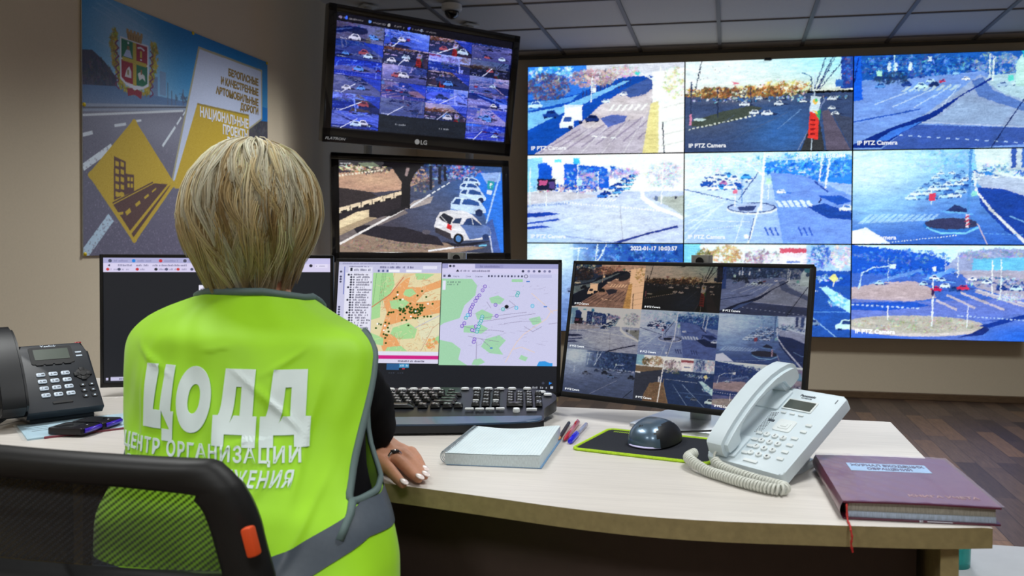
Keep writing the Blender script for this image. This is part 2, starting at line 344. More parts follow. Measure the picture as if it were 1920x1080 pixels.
def cam_a(c):   # avenue with the white box van
    c.vgrad(0, 45, (60, 130, 215), (50, 110, 200)); c.rect(0, 40, 100, 100, (188, 174, 184))
    c.poly([(38, 0), (100, 0), (100, 40), (70, 22), (40, 22)], (214, 206, 214)); c.clump(15, 8, 14, 8, [(120, 190, 240), (230, 240, 245), (70, 150, 225)], 70, 3)
    c.poly([(0, 100), (0, 38), (30, 33), (62, 14), (80, 14), (78, 24), (52, 42), (34, 66), (4, 100)], (22, 78, 165))
    c.clump(13, 23, 15, 15, [(110, 90, 120), (70, 70, 125), (150, 130, 145), (45, 85, 160), (90, 75, 100)], 330, 2.2)
    c.clump(42, 15, 15, 10, [(196, 165, 165), (170, 140, 150), (215, 190, 185), (140, 115, 135)], 260, 2.2); c.clump(62, 8, 10, 6, [(215, 190, 190), (190, 165, 175)], 90, 2)
    for i in range(14): c.pole(36+i*2.3, 28-i*.9, 36+i*2.3, 40-i*1.3, (45, 55, 105), 1)
    c.poly([(0, 52), (22, 46), (62, 19), (66, 19), (38, 42), (14, 60), (0, 72)], (130, 185, 225)); c.poly([(0, 40), (20, 38), (34, 32), (28, 40), (0, 50)], (90, 150, 210))
    c.poly([(48, 44), (64, 28), (80, 20), (82, 30), (76, 60), (40, 72), (34, 66)], (205, 188, 190)); c.poly([(60, 30), (78, 16), (84, 22), (76, 34), (66, 38)], (70, 92, 150))
    for i in range(6): c.poly([(52+i*4, 52), (54+i*4, 52), (57+i*4, 45), (55.4+i*4, 45)], (250, 248, 240), .9)
    for i in range(9): c.line([(8+i*9, 98-i*2), (34+i*8, 72-i*2.5)], 1.6, (120, 105, 130), .5)
    for i in range(5): c.line([(20+i*14, 100), (48+i*9, 60)], 1.2, (225, 215, 215), .5)
    c.poly([(78, 100), (80, 60), (80, 10), (100, 6), (100, 100)], (250, 248, 240)); c.poly([(74, 100), (79, 45), (84, 42), (84, 100)], (226, 205, 150))
    c.clump(94, 22, 7, 18, [(225, 218, 195), (200, 190, 150), (250, 250, 245)], 110, 2.2); c.pole(85, 4, 85, 68, WH, 2); c.line([(86.5, 66), (87.5, 100)], 1.2, (40, 42, 60)); c.line([(84, 22), (73, 11)], 1.6, WH)
    for y in (50, 66, 80, 92): c.line([(86, y), (100, y-5)], .9, (200, 190, 180), .8)
    c.pole(42, 12, 41, 42, (235, 238, 245), 1.4); c.rect(42, 26, 44.4, 31, (240, 245, 230)); c.rect(69, 9, 72, 13, (90, 200, 190))
    c.poly([(47, 60), (55, 56), (64, 58), (63, 64), (52, 70)], (90, 105, 165)); c.rect(24, 44, 35.5, 62, WH); c.poly([(24, 44), (35.5, 44), (36, 46), (25, 47)], (220, 222, 235)); c.poly([(21, 66), (23, 56), (30, 56), (30, 70), (21, 70)], (238, 240, 246)); c.poly([(23, 63), (24, 57.5), (28.5, 57.5), (28.5, 63)], (60, 90, 150)); c.ell(28, 70, 1.4, 2.4, (30, 40, 80)); c.ell(34.5, 64, 1.2, 2.2, (30, 40, 80))
    c.car(42, 60, 9, (28, 50, 110), (14, 24, 60)); c.car(62, 33, 5, WH, (60, 80, 130), (70, 95, 155)); c.car(50.5, 40.5, 5, (225, 235, 245), (60, 90, 150)); c.car(15, 54, 10, (30, 70, 150), (15, 35, 90)); c.car(5, 43, 9, (200, 225, 245), (40, 80, 150)); c.dash((42, 80), (60, 83), 1.4, WH, 3)
def cam_b(c):   # wide junction with the tall price board
    c.vgrad(0, 36, (205, 226, 228), (226, 222, 205)); c.haze(12, 10, 30, 30, (232, 232, 232), .9); c.haze(88, 5, 25, 18, (165, 220, 232), .8)
    c.rect(0, 38, 100, 100, (62, 76, 112)); c.haze(58, 80, 22, 30, (62, 112, 178), .75); c.haze(10, 70, 25, 12, (92, 98, 120), .6); c.haze(35, 42, 30, 6, (120, 112, 120), .6)
    c.clump(35, 35, 42, 6, [(236, 214, 160), (225, 170, 90), (150, 100, 60), (250, 240, 215), (110, 80, 60), (80, 75, 70)], 420, 2.2); c.clump(60, 30, 16, 6, [(215, 180, 120), (165, 115, 70), (245, 235, 205)], 140, 2)
    for x in (14, 24, 41, 49, 55): c.clump(x, 36, 4, 6, [(140, 92, 55), (180, 130, 80), (90, 70, 60)], 50, 2)
    c.rect(0, 41, 100, 44, (70, 82, 110), .7); c.clump(50, 43, 48, 2, [(60, 110, 170), (40, 50, 80), (200, 210, 225)], 130, 1.5)
    c.poly([(4, 66), (22, 56), (40, 50), (47, 52), (43, 58), (30, 66), (14, 72), (4, 71)], (72, 78, 72)); c.dash((2, 75), (44, 60), 1.6, (215, 215, 205), 16); c.ell(9, 64, 4, 1.5, (190, 205, 205))
    c.line([(30, 60), (6, 88)], 1, (78, 88, 120), .6); c.line([(70, 55), (56, 76)], .8, (110, 140, 185)); c.line([(84, 44), (68, 100)], 1.1, (120, 130, 165)); c.line([(62, 58), (22, 92)], .8, (84, 98, 130), .7)
    for x, y, w in ((42, 57, 6), (49.5, 58, 6.5), (36, 48, 5.5), (56.5, 48, 5.5), (71, 46, 4), (45, 42, 4), (88, 54, 4), (89.5, 60, 5), (88, 44, 5)): c.car(x, y, w, (222, 226, 236), (40, 55, 90), (36, 44, 76))
    c.poly([(70, 100), (77, 62), (80, 62), (84, 100)], (58, 58, 62)); c.poly([(82, 58), (86, 56), (99, 100), (85, 100)], (98, 88, 106)); c.poly([(88, 60), (100, 66), (100, 100)], (70, 76, 100))
    c.line([(78, 16), (76, 100)], 1, (190, 200, 215)); c.poly([(75.5, 41), (81.5, 42), (80, 62), (74.8, 58)], (206, 216, 228)); c.poly([(75, 58), (80.5, 61), (79.8, 88), (74, 86)], (222, 62, 56))
    c.poly([(78, 60), (81.4, 55), (81, 68)], (60, 165, 110)); c.poly([(76.5, 56), (80, 62), (79, 58)], (236, 195, 60)); c.ell(78, 47, 1.4, 3, (225, 170, 90)); c.ell(78.6, 45.5, .8, 2, (90, 175, 110))
    for i in range(4): c.rect(75.4, 66+i*5, 78.4, 68+i*5, (130, 30, 36))
    c.poly([(93, 0), (100, 0), (100, 34), (93, 34)], (40, 70, 150)); c.clump(97, 15, 3, 16, [(90, 90, 150), (60, 120, 200), (120, 80, 110)], 60, 1.4); c.rect(90, 24, 94, 32, (60, 110, 180))
    for a, d in ((84, 77.5), (88, 79), (89.5, 79.5), (96, 80.5)): c.line([(a, 0), (d, 34)], .9, (24, 44, 92))
    c.line([(76, 36), (75.5, 20)], .9, (60, 80, 115)); c.line([(75.6, 20), (70, 15.5)], 1.2, (90, 120, 150)); c.line([(10, 0), (6, 34)], 1, (40, 50, 70)); c.pole(3.6, 22, 3.6, 60, (50, 60, 90), 1.6); c.pole(3.6, 58, 3.4, 70, (205, 130, 160), 2.4); c.pole(20, 30, 20, 62, (40, 50, 80), 1.2); c.pole(40, 30, 40, 50, (40, 50, 80), 1.2)
    c.poly([(28, 23), (34, 25), (30, 27)], (214, 110, 130)); c.clump(20, 14, 16, 11, [(150, 150, 150)], 14, .9); c.rect(47.5, 0, 52.5, 1.6, (20, 40, 80))
def cam_c(c):   # crossing with one long slanting shadow
    c.vgrad(0, 100, (120, 150, 200), (96, 132, 196)); c.rect(0, 0, 100, 26, (34, 92, 168)); c.clump(35, 13, 38, 13, [(24, 76, 156), (60, 125, 195), (110, 165, 215), (15, 55, 130), (80, 100, 150)], 520, 2); c.clump(80, 12, 12, 12, [(140, 165, 190), (170, 185, 190), (90, 130, 180)], 130, 2.2)
    c.poly([(0, 36), (20, 27), (72, 20), (78, 26), (60, 62), (100, 74), (100, 100), (0, 100)], (122, 152, 208)); c.poly([(70, 24), (100, 40), (100, 80), (34, 72)], (150, 165, 192)); c.poly([(66, 30), (72, 26), (78, 40), (100, 58), (100, 66), (70, 46)], (92, 120, 176))
    c.poly([(73, 30), (76, 24), (100, 22), (100, 54), (84, 44)], (176, 196, 206)); c.poly([(34, 74), (100, 80), (100, 96), (60, 100), (16, 100)], (66, 92, 162)); c.dash((26, 85), (100, 96), 1.2, (170, 190, 225), 14, .4)
    for i in range(8): c.poly([(27+i*3.8, 39), (29.5+i*3.8, 39), (33+i*3.8, 33), (31+i*3.8, 33)], (190, 205, 205), .85)
    for a, d in (((22, 55), (44, 38)), ((34, 56), (52, 38)), ((12, 52), (30, 40))): c.line([a, d], 1.3, (190, 205, 225), .8)
    c.line([(50, 55), (60, 33)], .8, (200, 210, 225)); c.line([(38, 72), (100, 79)], 1.2, (190, 200, 220), .7); c.line([(38, 70), (62, 52)], .8, (180, 195, 220), .6)
    c.poly([(0, 98), (0, 94), (20, 78), (44, 62), (77, 26), (78, 28), (60, 46), (48, 64), (30, 80), (16, 98)], (18, 48, 128)); c.poly([(12, 92), (22, 80), (40, 70), (28, 82), (20, 90)], (70, 120, 205)); c.line([(0, 70), (38, 58)], 1.6, (50, 90, 165)); c.line([(99, 38), (77, 100)], 1.2, (26, 44, 96))
    for x, y, w, k in ((38, 33, 7, (200, 235, 230)), (45.5, 32, 6, (30, 50, 100)), (50, 29, 4, (200, 60, 90)), (43, 28, 5, (190, 220, 235)), (63, 27, 4.5, WH), (30, 31, 6, (40, 70, 140)), (57, 21, 4, (150, 200, 235)), (83, 34, 6, (170, 190, 215)), (91, 33, 6, (200, 215, 225)), (15, 32, 6, (90, 140, 200))): c.car(x, y, w, k, (20, 50, 110))
    c.poly([(0, 0), (4, 0), (5, 47), (0, 48)], (28, 96, 206)); c.line([(0, 28), (2.5, 2)], 1.2, (12, 44, 120)); c.clump(22, 24, 10, 6, [(50, 75, 110), (30, 60, 110)], 80, 2.2)
    for x in (22.5, 31, 42, 19): c.rect(x, 3 if x > 40 else 8, x+2, 8 if x > 40 else 17, (216, 232, 236))
    c.rect(13, 16, 16, 22, (170, 225, 200)); c.pole(23, 0, 23, 16, (190, 225, 245), 1); c.pole(76, 2, 76, 28, (220, 232, 225), 1.2); c.pole(78.4, 5, 77.6, 30, (225, 235, 225), 1.6); c.rect(86, 25, 89, 31, (100, 200, 185)); c.poly([(90, 14), (93, 4), (100, 2), (100, 38), (90, 36)], (186, 214, 206)); c.poly([(93, 0), (100, 0), (100, 8), (95, 9)], (40, 170, 190)); c.rect(96, 9, 100, 17, (60, 110, 160))
def cam_d(c):   # approach road with a queue of cars and flats behind
    c.rect(0, 0, 100, 45, (248, 250, 252)); c.rect(0, 42, 100, 100, (196, 200, 228)); c.haze(50, 80, 40, 25, (214, 212, 222), .8); c.haze(0, 100, 40, 25, (170, 196, 238), .7)
    c.poly([(0, 4), (10, 2), (10, 40), (0, 42)], (150, 200, 240)); c.poly([(7, 10), (12, 8), (16, 14), (16, 40), (7, 40)], (26, 88, 188)); c.poly([(24, 10), (50, 14), (53, 20), (53, 38), (24, 40)], (34, 98, 196)); c.poly([(30, 4), (34, 4), (34, 11), (30, 11)], (70, 170, 220)); c.rect(18, 5, 22, 8, (110, 200, 225)); c.poly([(54, 13), (62, 17), (62, 24), (54, 24)], (40, 100, 190))
    c.clump(38, 25, 14, 10, [(60, 130, 215), (170, 160, 205), (30, 90, 190), (150, 200, 240)], 160, 2); c.clump(39, 28, 7, 8, [(205, 185, 205), (185, 165, 195)], 60, 2); c.clump(62, 22, 10, 6, [(190, 150, 190), (160, 180, 225), (215, 195, 215)], 120, 2); c.clump(25, 38, 24, 5, [(50, 110, 200), (225, 220, 225), (30, 70, 160), (190, 150, 160)], 150, 1.8)
    c.clump(88, 24, 12, 14, [(214, 210, 218), (180, 175, 195), (235, 232, 235)], 170, 2.4); c.poly([(80, 50), (84, 48), (100, 47), (100, 70), (90, 58)], (178, 178, 172)); c.poly([(73, 30), (75, 30), (76, 48), (84, 58), (100, 70), (100, 74), (80, 60), (73, 50)], (250, 248, 244)); c.poly([(0, 42), (30, 42), (48, 47), (20, 53), (0, 56)], (206, 196, 202)); c.dash((0, 58), (28, 55), 2.4, (120, 140, 190), 30, .5); c.dash((24, 54), (88, 64), 2, WH, 36, .5)
    for i in range(8): c.car(47+i*2.6+c.rs.rand()*2, 46-i*3.1, 6.5-i*.45, [(60, 120, 200), (30, 70, 150), (220, 232, 245)][i % 3], (18, 40, 100)); c.car(56+i*1.8, 45-i*3, 6-i*.45, [(235, 240, 248), (110, 180, 230), (50, 110, 190)][i % 3], (18, 40, 100)); c.car(64+i*.9, 38-i*2.2, 5-i*.4, [(140, 200, 235), (240, 244, 248)][i % 2], (18, 40, 100))
    for i in range(6): c.poly([(45+i*2, 53), (46+i*2, 53), (48+i*2, 49), (47+i*2, 49)], WH, .9)
    c.rect(6.5, 27, 18.5, 40, (30, 34, 62)); c.rect(7.5, 29, 13, 34, (200, 90, 140)); c.rect(14, 30, 18, 38, (90, 70, 130)); c.pole(12.5, 40, 12.5, 58, (235, 238, 245), 1.2); c.pole(1.6, 14, 1.6, 58, (225, 235, 245), 1.6); c.pole(33, 10, 33, 45, (240, 244, 248), 1.4); c.rect(32, 29, 35.5, 35, (190, 220, 225)); c.pole(46, 19, 46, 40, (235, 240, 248), 1.2); c.pole(55.5, 19, 55.5, 34, WH, .9); c.pole(87, 16, 86, 56, WH, 1.6); c.ell(83, 50, 1, 3, (110, 120, 150)); c.rect(94.5, 48, 95.5, 51, (60, 60, 80))
    c.poly([(0, 66), (14, 65), (22, 67), (10, 70), (0, 71)], (34, 72, 160)); c.poly([(0, 77), (20, 72), (22, 74), (0, 79)], (50, 84, 170)); c.poly([(0, 82), (10, 80), (16, 82), (0, 85)], (50, 84, 170)); c.poly([(56, 99), (78, 88), (96, 80), (97, 82), (76, 91), (60, 100)], (48, 64, 130)); c.line([(60, 58), (62, 96)], .8, (170, 165, 180)); c.line([(24, 92), (58, 100)], 1, (150, 160, 205)); c.line([(20, 75), (56, 62)], .8, (225, 225, 235), .7)
def cam_e(c):   # road with a mast on a round island
    c.vgrad(0, 40, (205, 226, 245), (150, 190, 232)); c.rect(0, 30, 100, 100, (176, 194, 230)); c.haze(0, 25, 40, 40, (236, 242, 250), .9); c.haze(100, 95, 50, 50, (128, 158, 220), .8)
    c.poly([(48, 10), (100, 6), (100, 36), (70, 30), (48, 22)], (60, 138, 222)); c.clump(75, 20, 26, 10, [(40, 118, 214), (100, 180, 236), (30, 96, 196), (170, 212, 240)], 260, 2.2); c.clump(70, 7, 30, 5, [(150, 205, 240), (225, 235, 240), (90, 165, 225)], 120, 2.2)
    c.poly([(52, 22), (72, 26), (100, 48), (100, 100), (60, 100), (56, 60)], (124, 156, 222)); c.clump(22, 14, 22, 10, [(232, 238, 244), (190, 215, 240), (215, 225, 240)], 120, 2.4)
    for i in range(26): c.car(13+c.rs.rand()*28, 24+c.rs.rand()*15, 6.5, [(245, 248, 250), (225, 235, 245), (80, 160, 225), (40, 90, 170)][i % 4], (30, 70, 140))
    c.car(18, 38, 7, WH, (60, 100, 170)); c.car(28, 37, 8, WH, (60, 100, 170)); c.car(24, 33, 5, (200, 130, 170), (80, 60, 130)); c.line([(0, 40), (28, 52), (36, 56)], 1, (80, 100, 160)); c.line([(2, 74), (40, 76)], .8, (225, 232, 245)); c.dash((2, 58), (24, 48), 1, WH, 10)
    for i in range(5): c.line([(0, 62+i*9), (30-i*3, 48+i*4)], 1.4, (226, 234, 246), .6)
    c.ell(41, 62, 15.5, 6.5, (226, 230, 244)); c.ell(41, 60.5, 15, 5.8, (70, 84, 130)); c.ell(41, 60.5, 13.6, 4.8, (176, 188, 220)); c.poly([(43, 24), (46, 24), (38, 58), (30, 60), (34, 52)], (190, 205, 236), .8); c.line([(45, 22), (33, 52)], 1, (50, 70, 130)); c.poly([(32, 60), (44, 58), (42, 64), (34, 64)], (60, 74, 120))
    for i in range(6): c.poly([(55+i*3.6, 53), (57.4+i*3.6, 53), (60+i*3.6, 60), (57.5+i*3.6, 60)], (236, 242, 250), .9)
    c.pole(48.6, 0, 46.4, 64, (248, 250, 252), 2.6); c.line([(45.5, 60), (39, 100)], 2.4, (236, 244, 250)); c.line([(42.5, 72), (39.5, 96)], 1, (60, 80, 140)); c.ell(38, 92, 1.6, 2.4, (240, 248, 252)); c.line([(47, 24), (38, 12), (22, 5)], 1.6, (240, 246, 250)); c.pole(82.5, 8, 81, 32, WH, 1.4); c.pole(87, 8, 84.4, 41, WH, 2); c.pole(16, 2, 16, 24, WH, 1.4); c.pole(24, 3, 24, 20, (225, 235, 245), 1); c.pole(31, 42, 31, 60, (240, 240, 248), 1); c.ell(31, 43, 1.6, 2.2, (232, 120, 140)); c.pole(51, 28, 51, 52, (230, 240, 248), 1); c.rect(49.5, 29, 53, 35, (200, 235, 200)); c.pole(35, 30, 35, 56, (120, 150, 200), 1)
    c.poly([(74, 60), (84, 56), (100, 66), (100, 74), (86, 72)], (36, 76, 158)); c.poly([(80, 48), (94, 48), (100, 54), (92, 58)], (44, 92, 180)); c.line([(78, 32), (86, 44)], 1.6, (50, 80, 150)); c.car(58.6, 43, 5.4, WH, (70, 110, 180), (70, 120, 200)); c.car(97, 61, 8, (236, 244, 250), (50, 90, 160)); c.car(71, 22, 4, (220, 240, 248), (50, 120, 200)); c.line([(82, 50), (81, 56)], 1.2, (30, 40, 90))
    for a in (49, 52, 55, 69, 72, 75): c.line([(a, 82), (a+2.4, 91)], 1.8, (60, 96, 178), .9)
    c.line([(36, 70), (31, 100)], .8, (226, 232, 246)); c.dash((10, 86), (36, 79), 1, (226, 232, 246), 18)
def cam_f(c):   # hazy square with rows of waiting cars
    c.vgrad(0, 100, (150, 196, 232), (60, 104, 186)); c.clump(40, 12, 38, 12, [(120, 180, 225), (90, 150, 210), (170, 205, 232)], 200, 2.4); c.poly([(68, 0), (100, 0), (100, 34), (70, 24)], (216, 226, 226)); c.poly([(68, 22), (100, 34), (100, 52), (76, 44), (70, 36)], (180, 186, 206)); c.clump(84, 20, 12, 5, [(150, 180, 210), (210, 215, 220), (90, 130, 190)], 90, 1.8)
    c.rect(87, 0, 98, 22, (200, 208, 214)); c.rect(88.5, 0, 91, 20, (60, 90, 160)); c.rect(94, 0, 97.5, 20, (70, 110, 180)); c.poly([(70, 40), (84, 42), (100, 52), (100, 100), (86, 86), (72, 58)], (36, 72, 156)); c.poly([(70, 24), (76, 23), (80, 27), (72, 28)], (60, 130, 200)); c.clump(95, 26, 6, 3, [(220, 230, 240), (60, 100, 180)], 50, 1.4)
    for r_ in range(7):
        for q in range(5): c.car(33+q*6.2+r_*2.7+c.rs.rand(), 50-r_*4.2-q*.6, 6.8-r_*.5, [(232, 242, 248), (190, 222, 240), (120, 175, 222), (236, 240, 246), (60, 110, 180)][(r_*3+q*2) % 5], (20, 52, 116), None, .9)
    c.haze(8, 20, 30, 40, (232, 242, 246), .85); c.haze(30, 10, 26, 20, (200, 225, 240), .5); c.haze(14, 60, 24, 20, (160, 200, 236), .55)
    for i in range(12): c.poly([(3+i*3.6, 78-i*.3), (6+i*3.6, 78-i*.3), (12+i*3.4, 68), (10+i*3.4, 68)], (196, 222, 242), .6)
    c.poly([(0, 86), (8, 82), (22, 99), (0, 100)], (246, 248, 250)); c.dash((16, 99), (60, 90), 1, (214, 230, 244), 26); c.ell(56, 80, 16, 7, (60, 120, 196)); c.ell(56, 78, 15, 6, (62, 64, 100)); c.line([(42, 82), (50, 88), (64, 88), (71, 82)], 2, (130, 200, 240)); c.poly([(52, 66), (58, 58), (64, 62), (66, 66)], (46, 60, 110)); c.line([(50, 65), (68, 68)], 1.8, (110, 170, 225))
    c.line([(68, 22), (69.5, 44), (78, 64), (98, 100)], 1.2, (226, 226, 224), 1, 3.4); c.line([(70.5, 78), (76, 100)], 1.2, (200, 180, 190)); c.pole(66.4, 0, 65, 70, (90, 140, 196), 2.4); c.pole(65, 68, 64.6, 82, (222, 200, 214), 3)
    for i in range(3): c.line([(63.8, 72+i*4), (66, 69.5+i*4)], 1.6, (190, 60, 90))
    c.rect(67, 44, 70, 49, (150, 215, 200)); c.pole(45, 49, 45, 58, (200, 215, 235), 1); c.rect(43.4, 46, 47, 54, (214, 70, 100)); c.pole(31, 22, 31, 36, (190, 220, 240), 1); c.line([(88, 70), (98, 78), (100, 76)], 1.4, (150, 200, 240), .7); c.car(80, 29, 4, (225, 235, 242), (60, 90, 150)); c.dash((74, 88), (100, 90), 1.2, (100, 150, 215), 8)
def cam_g(c):   # misty road with lamp posts
    c.vgrad(0, 100, (130, 160, 205), (96, 118, 168)); c.rect(30, 0, 100, 38, (44, 92, 168)); c.clump(66, 18, 36, 18, [(36, 84, 170), (70, 130, 205), (24, 60, 136), (110, 150, 205)], 320, 2.4); c.haze(12, 14, 28, 30, (238, 246, 248), .95); c.haze(10, 50, 24, 20, (170, 186, 214), .6)
    for x0, y0, x1, y1 in ((34, 4, 32, 34), (46, 0, 44, 32), (52, 0, 42, 34)): c.pole(x0, y0, x1, y1, (220, 236, 246), 1.4)
    c.line([(32, 8), (28, 5), (40, 5)], 1.2, (232, 242, 248)); c.line([(70, 40), (73, 28), (84, 27)], 1.2, (210, 226, 240)); c.rect(72, 25, 74, 30, (220, 245, 225)); c.clump(72, 40, 28, 3, [(40, 60, 110), (200, 215, 235), (80, 110, 170)], 90, 1.8); c.line([(0, 60), (100, 44)], 1, (160, 176, 210), .7); c.line([(40, 98), (76, 62)], .8, (190, 196, 214)); c.line([(86, 100), (98, 80)], 1.6, (40, 60, 110))
    for x, y, w, k in ((31, 51, 9, (120, 134, 165)), (58, 47, 9, (40, 56, 100)), (67, 54, 9, (110, 150, 205)), (95, 52, 9, (60, 70, 110)), (46, 44, 6, (70, 100, 160)), (78, 43, 6, (170, 190, 220))): c.car(x, y, w, k, (20, 30, 66), (66, 80, 130))
    c.pole(14, 38, 14, 54, (230, 236, 244), 1.4)
def cam_h(c):   # descending road with a mast, hedge island and curved wall
    c.rect(0, 0, 100, 40, (232, 240, 246)); c.rect(0, 28, 100, 100, (42, 88, 168)); c.rect(0, 0, 10, 22, (140, 205, 245)); c.clump(13, 14, 5, 9, [(190, 150, 90), (120, 110, 70)], 60, 2.2); c.clump(26, 12, 9, 10, [(210, 175, 130), (190, 150, 110)], 90, 2.2); c.clump(48, 18, 13, 12, [(190, 170, 180), (150, 130, 150), (220, 205, 215)], 170, 2.2); c.rect(58, 4, 74, 26, (232, 214, 224)); c.rect(60, 14, 72, 26, (246, 248, 250)); c.rect(62, 18, 70, 20, (120, 130, 190)); c.rect(58, 4, 74, 9, (204, 90, 110))
    c.rect(74, 0, 100, 28, (170, 196, 226)); c.clump(82, 13, 7, 13, [(90, 130, 200), (190, 195, 225), (60, 100, 180)], 120, 2); c.clump(94, 13, 6, 14, [(240, 225, 235), (200, 180, 200)], 80, 2.2); c.clump(48, 30, 12, 5, [(110, 130, 110), (190, 190, 190)], 70, 2)
    c.poly([(0, 24), (36, 24), (30, 44), (0, 62)], (160, 130, 96)); c.poly([(0, 40), (38, 28), (32, 50), (10, 100), (0, 100)], (72, 84, 120)); c.poly([(20, 60), (30, 56), (38, 56), (46, 100), (12, 100), (14, 84)], (166, 124, 84)); c.clump(28, 80, 12, 20, [(150, 112, 74), (186, 145, 100)], 120, 1.6)
    c.dash((40, 48), (82, 50), 1.4, (220, 232, 245), 30, .4); c.line([(38, 48), (38, 60), (46, 100)], 1, (200, 160, 110)); c.line([(50, 58), (70, 100)], 1, (150, 190, 236)); c.line([(62, 56), (92, 100)], 1, (150, 190, 236)); c.line([(50, 74), (100, 72)], 1, (110, 160, 225), .7); c.poly([(82, 46), (86, 45), (100, 60), (100, 74), (90, 62)], (180, 226, 244)); c.clump(92, 60, 6, 7, [(120, 190, 235), (220, 240, 246)], 50, 1.8)
    c.poly([(66, 30), (100, 32), (100, 44), (84, 44)], (30, 84, 180)); c.clump(80, 36, 16, 4, [(200, 225, 242), (40, 70, 140), (90, 150, 215)], 90, 1.8); c.pole(37, 0, 32.5, 100, (240, 244, 250), 2.6); c.rect(31, 44, 33, 56, (225, 230, 240)); c.pole(90, 34, 90, 46, (220, 225, 235), 1); c.poly([(90, 31), (93, 36), (90, 41), (87, 36)], (246, 232, 150)); c.rect(0, 37, 7, 40, WH); c.car(72, 80, 9, (70, 130, 210), (18, 40, 100)); c.car(78, 84, 8, (120, 140, 170), (18, 40, 100)); c.car(98, 86, 13, (206, 240, 244), (20, 44, 104))
def cam_i(c):   # valley junction with a dry grass island
    c.vgrad(0, 30, (215, 244, 246), (206, 226, 240)); c.poly([(0, 0), (22, 4), (44, 10), (56, 18), (56, 40), (0, 46)], (34, 92, 192)); c.clump(28, 12, 28, 7, [(60, 116, 208), (110, 140, 210), (40, 90, 190)], 160, 2); c.poly([(52, 24), (62, 8), (80, 3), (100, 4), (100, 28), (60, 30)], (160, 164, 196)); c.clump(80, 10, 20, 6, [(180, 172, 196), (140, 150, 190)], 130, 2.2)
    c.rect(0, 30, 100, 100, (74, 110, 190)); c.clump(30, 28, 30, 5, [(24, 72, 164), (90, 150, 225), (40, 100, 200)], 170, 1.8); c.poly([(40, 36), (56, 24), (60, 26), (54, 30), (50, 34), (60, 40)], (110, 160, 225)); c.line([(10, 42), (40, 26)], 3, (130, 170, 225), .7); c.poly([(68, 14), (98, 12), (100, 26), (68, 26)], (116, 186, 222)); c.rect(82, 29, 100, 34, (60, 186, 190)); c.poly([(60, 27), (100, 26), (100, 60), (70, 44)], (176, 166, 182)); c.clump(82, 38, 18, 5, [(200, 210, 225), (60, 90, 150), (150, 160, 190)], 130, 1.8)
    c.poly([(0, 46), (16, 40), (36, 38), (46, 46), (48, 56), (24, 62), (0, 62)], (190, 168, 172)); c.poly([(0, 58), (40, 60), (100, 54), (100, 100), (0, 100)], (112, 128, 196)); c.poly([(0, 62), (36, 60), (46, 64), (20, 70), (0, 70)], (40, 92, 190)); c.dash((0, 64), (40, 67), 1.4, (190, 210, 240), 14); c.haze(100, 96, 30, 16, (30, 100, 206), .8); c.haze(10, 100, 30, 8, (40, 100, 205), .7)
    for a, d in (((54, 52), (70, 66)), ((62, 50), (86, 67)), ((70, 48), (98, 64)), ((48, 58), (60, 68))): c.line([a, d], 2.4, (206, 190, 190), .9)
    c.ell(36, 86, 40, 11, (212, 196, 190)); c.ell(36, 84, 39, 9.5, (186, 176, 168)); c.clump(36, 84, 36, 8, [(196, 186, 172), (168, 158, 150)], 200, 1.4); c.poly([(68, 92), (76, 84), (78, 88), (74, 94), (60, 97)], (30, 50, 120)); c.poly([(72, 84), (100, 70), (100, 73), (78, 86)], (26, 60, 146)); c.poly([(70, 80), (100, 74), (100, 76)], (30, 66, 150)); c.dash((60, 74), (100, 78), 1.2, (180, 200, 240), 18)
    c.line([(70, 46), (96, 60), (100, 60)], 1.8, (210, 200, 205)); c.clump(90, 54, 8, 4, [(215, 215, 225), (150, 160, 200)], 80, 1.6)
    for x, y, w, k in ((47, 34, 5, WH), (51, 36, 5, (200, 225, 245)), (53, 42, 6, (225, 240, 246)), (48, 46, 6, (214, 40, 90)), (58, 46, 6, (40, 80, 150)), (63, 44, 6.5, (230, 60, 100)), (41, 40, 5, (190, 220, 245)), (68, 35, 5, WH), (84, 44, 6, (40, 70, 140)), (92, 44, 7, (200, 225, 236)), (16, 40, 5, (190, 225, 245)), (76, 38, 5, (225, 235, 245))): c.car(x, y, w, k, (18, 44, 110), (60, 80, 150))
    c.pole(46.5, 36, 46, 86, (232, 236, 246), 1.6); c.ell(46.2, 50, .9, 4, (60, 40, 90)); c.pole(21, 64, 21, 80, WH, 1.2); c.pole(66, 63, 65.4, 86, (226, 226, 242), 1.2); c.pole(79, 15, 79, 50, WH, 1.2); c.pole(84, 14, 83.4, 52, (232, 240, 246), 1); c.pole(60, 12, 60, 34, (235, 238, 244), 1); c.pole(53, 10, 53, 28, (225, 235, 244), .8); c.line([(4, 48), (6, 30), (12, 24), (24, 22)], 1.2, (200, 230, 244)); c.rect(22, 20, 25.4, 25, (226, 244, 236)); c.pole(21, 14, 21, 40, (190, 220, 240), .8); c.rect(46, 23, 48, 27, (235, 244, 246))
CAMS = [cam_a, cam_b, cam_c, cam_d, cam_e, cam_f, cam_g, cam_h, cam_i]
def cam_image(i, w=PW, h=PH):
    c = Cv(w, h, (0, 0, 0), 2, 10+i); CAMS[i](c); c.street(2.0, .065, .34); c.noise(5, 2); return c.out()
def wall_grade(a):
    """the wall panels show their feeds over-bright and very blue"""
    l = (a@np.array([.3, .55, .15]))[..., None]; o = l+(a-l)*1.08; o[..., 0] *= .95; o = np.clip(o, 0, 1); return np.clip(o+.08*o*(1-o)*4*(o-.3)+.04*l*l, 0, 1)
def graded(a, tint, gain, g):
    """the same feed on a plainer monitor: darker and without the blue cast"""
    l = (a@np.array([.3, .55, .15]))[..., None]; o = .45*a+.55*l; return np.clip(np.power(o, g)*np.array(tint)*gain, 0, 1)
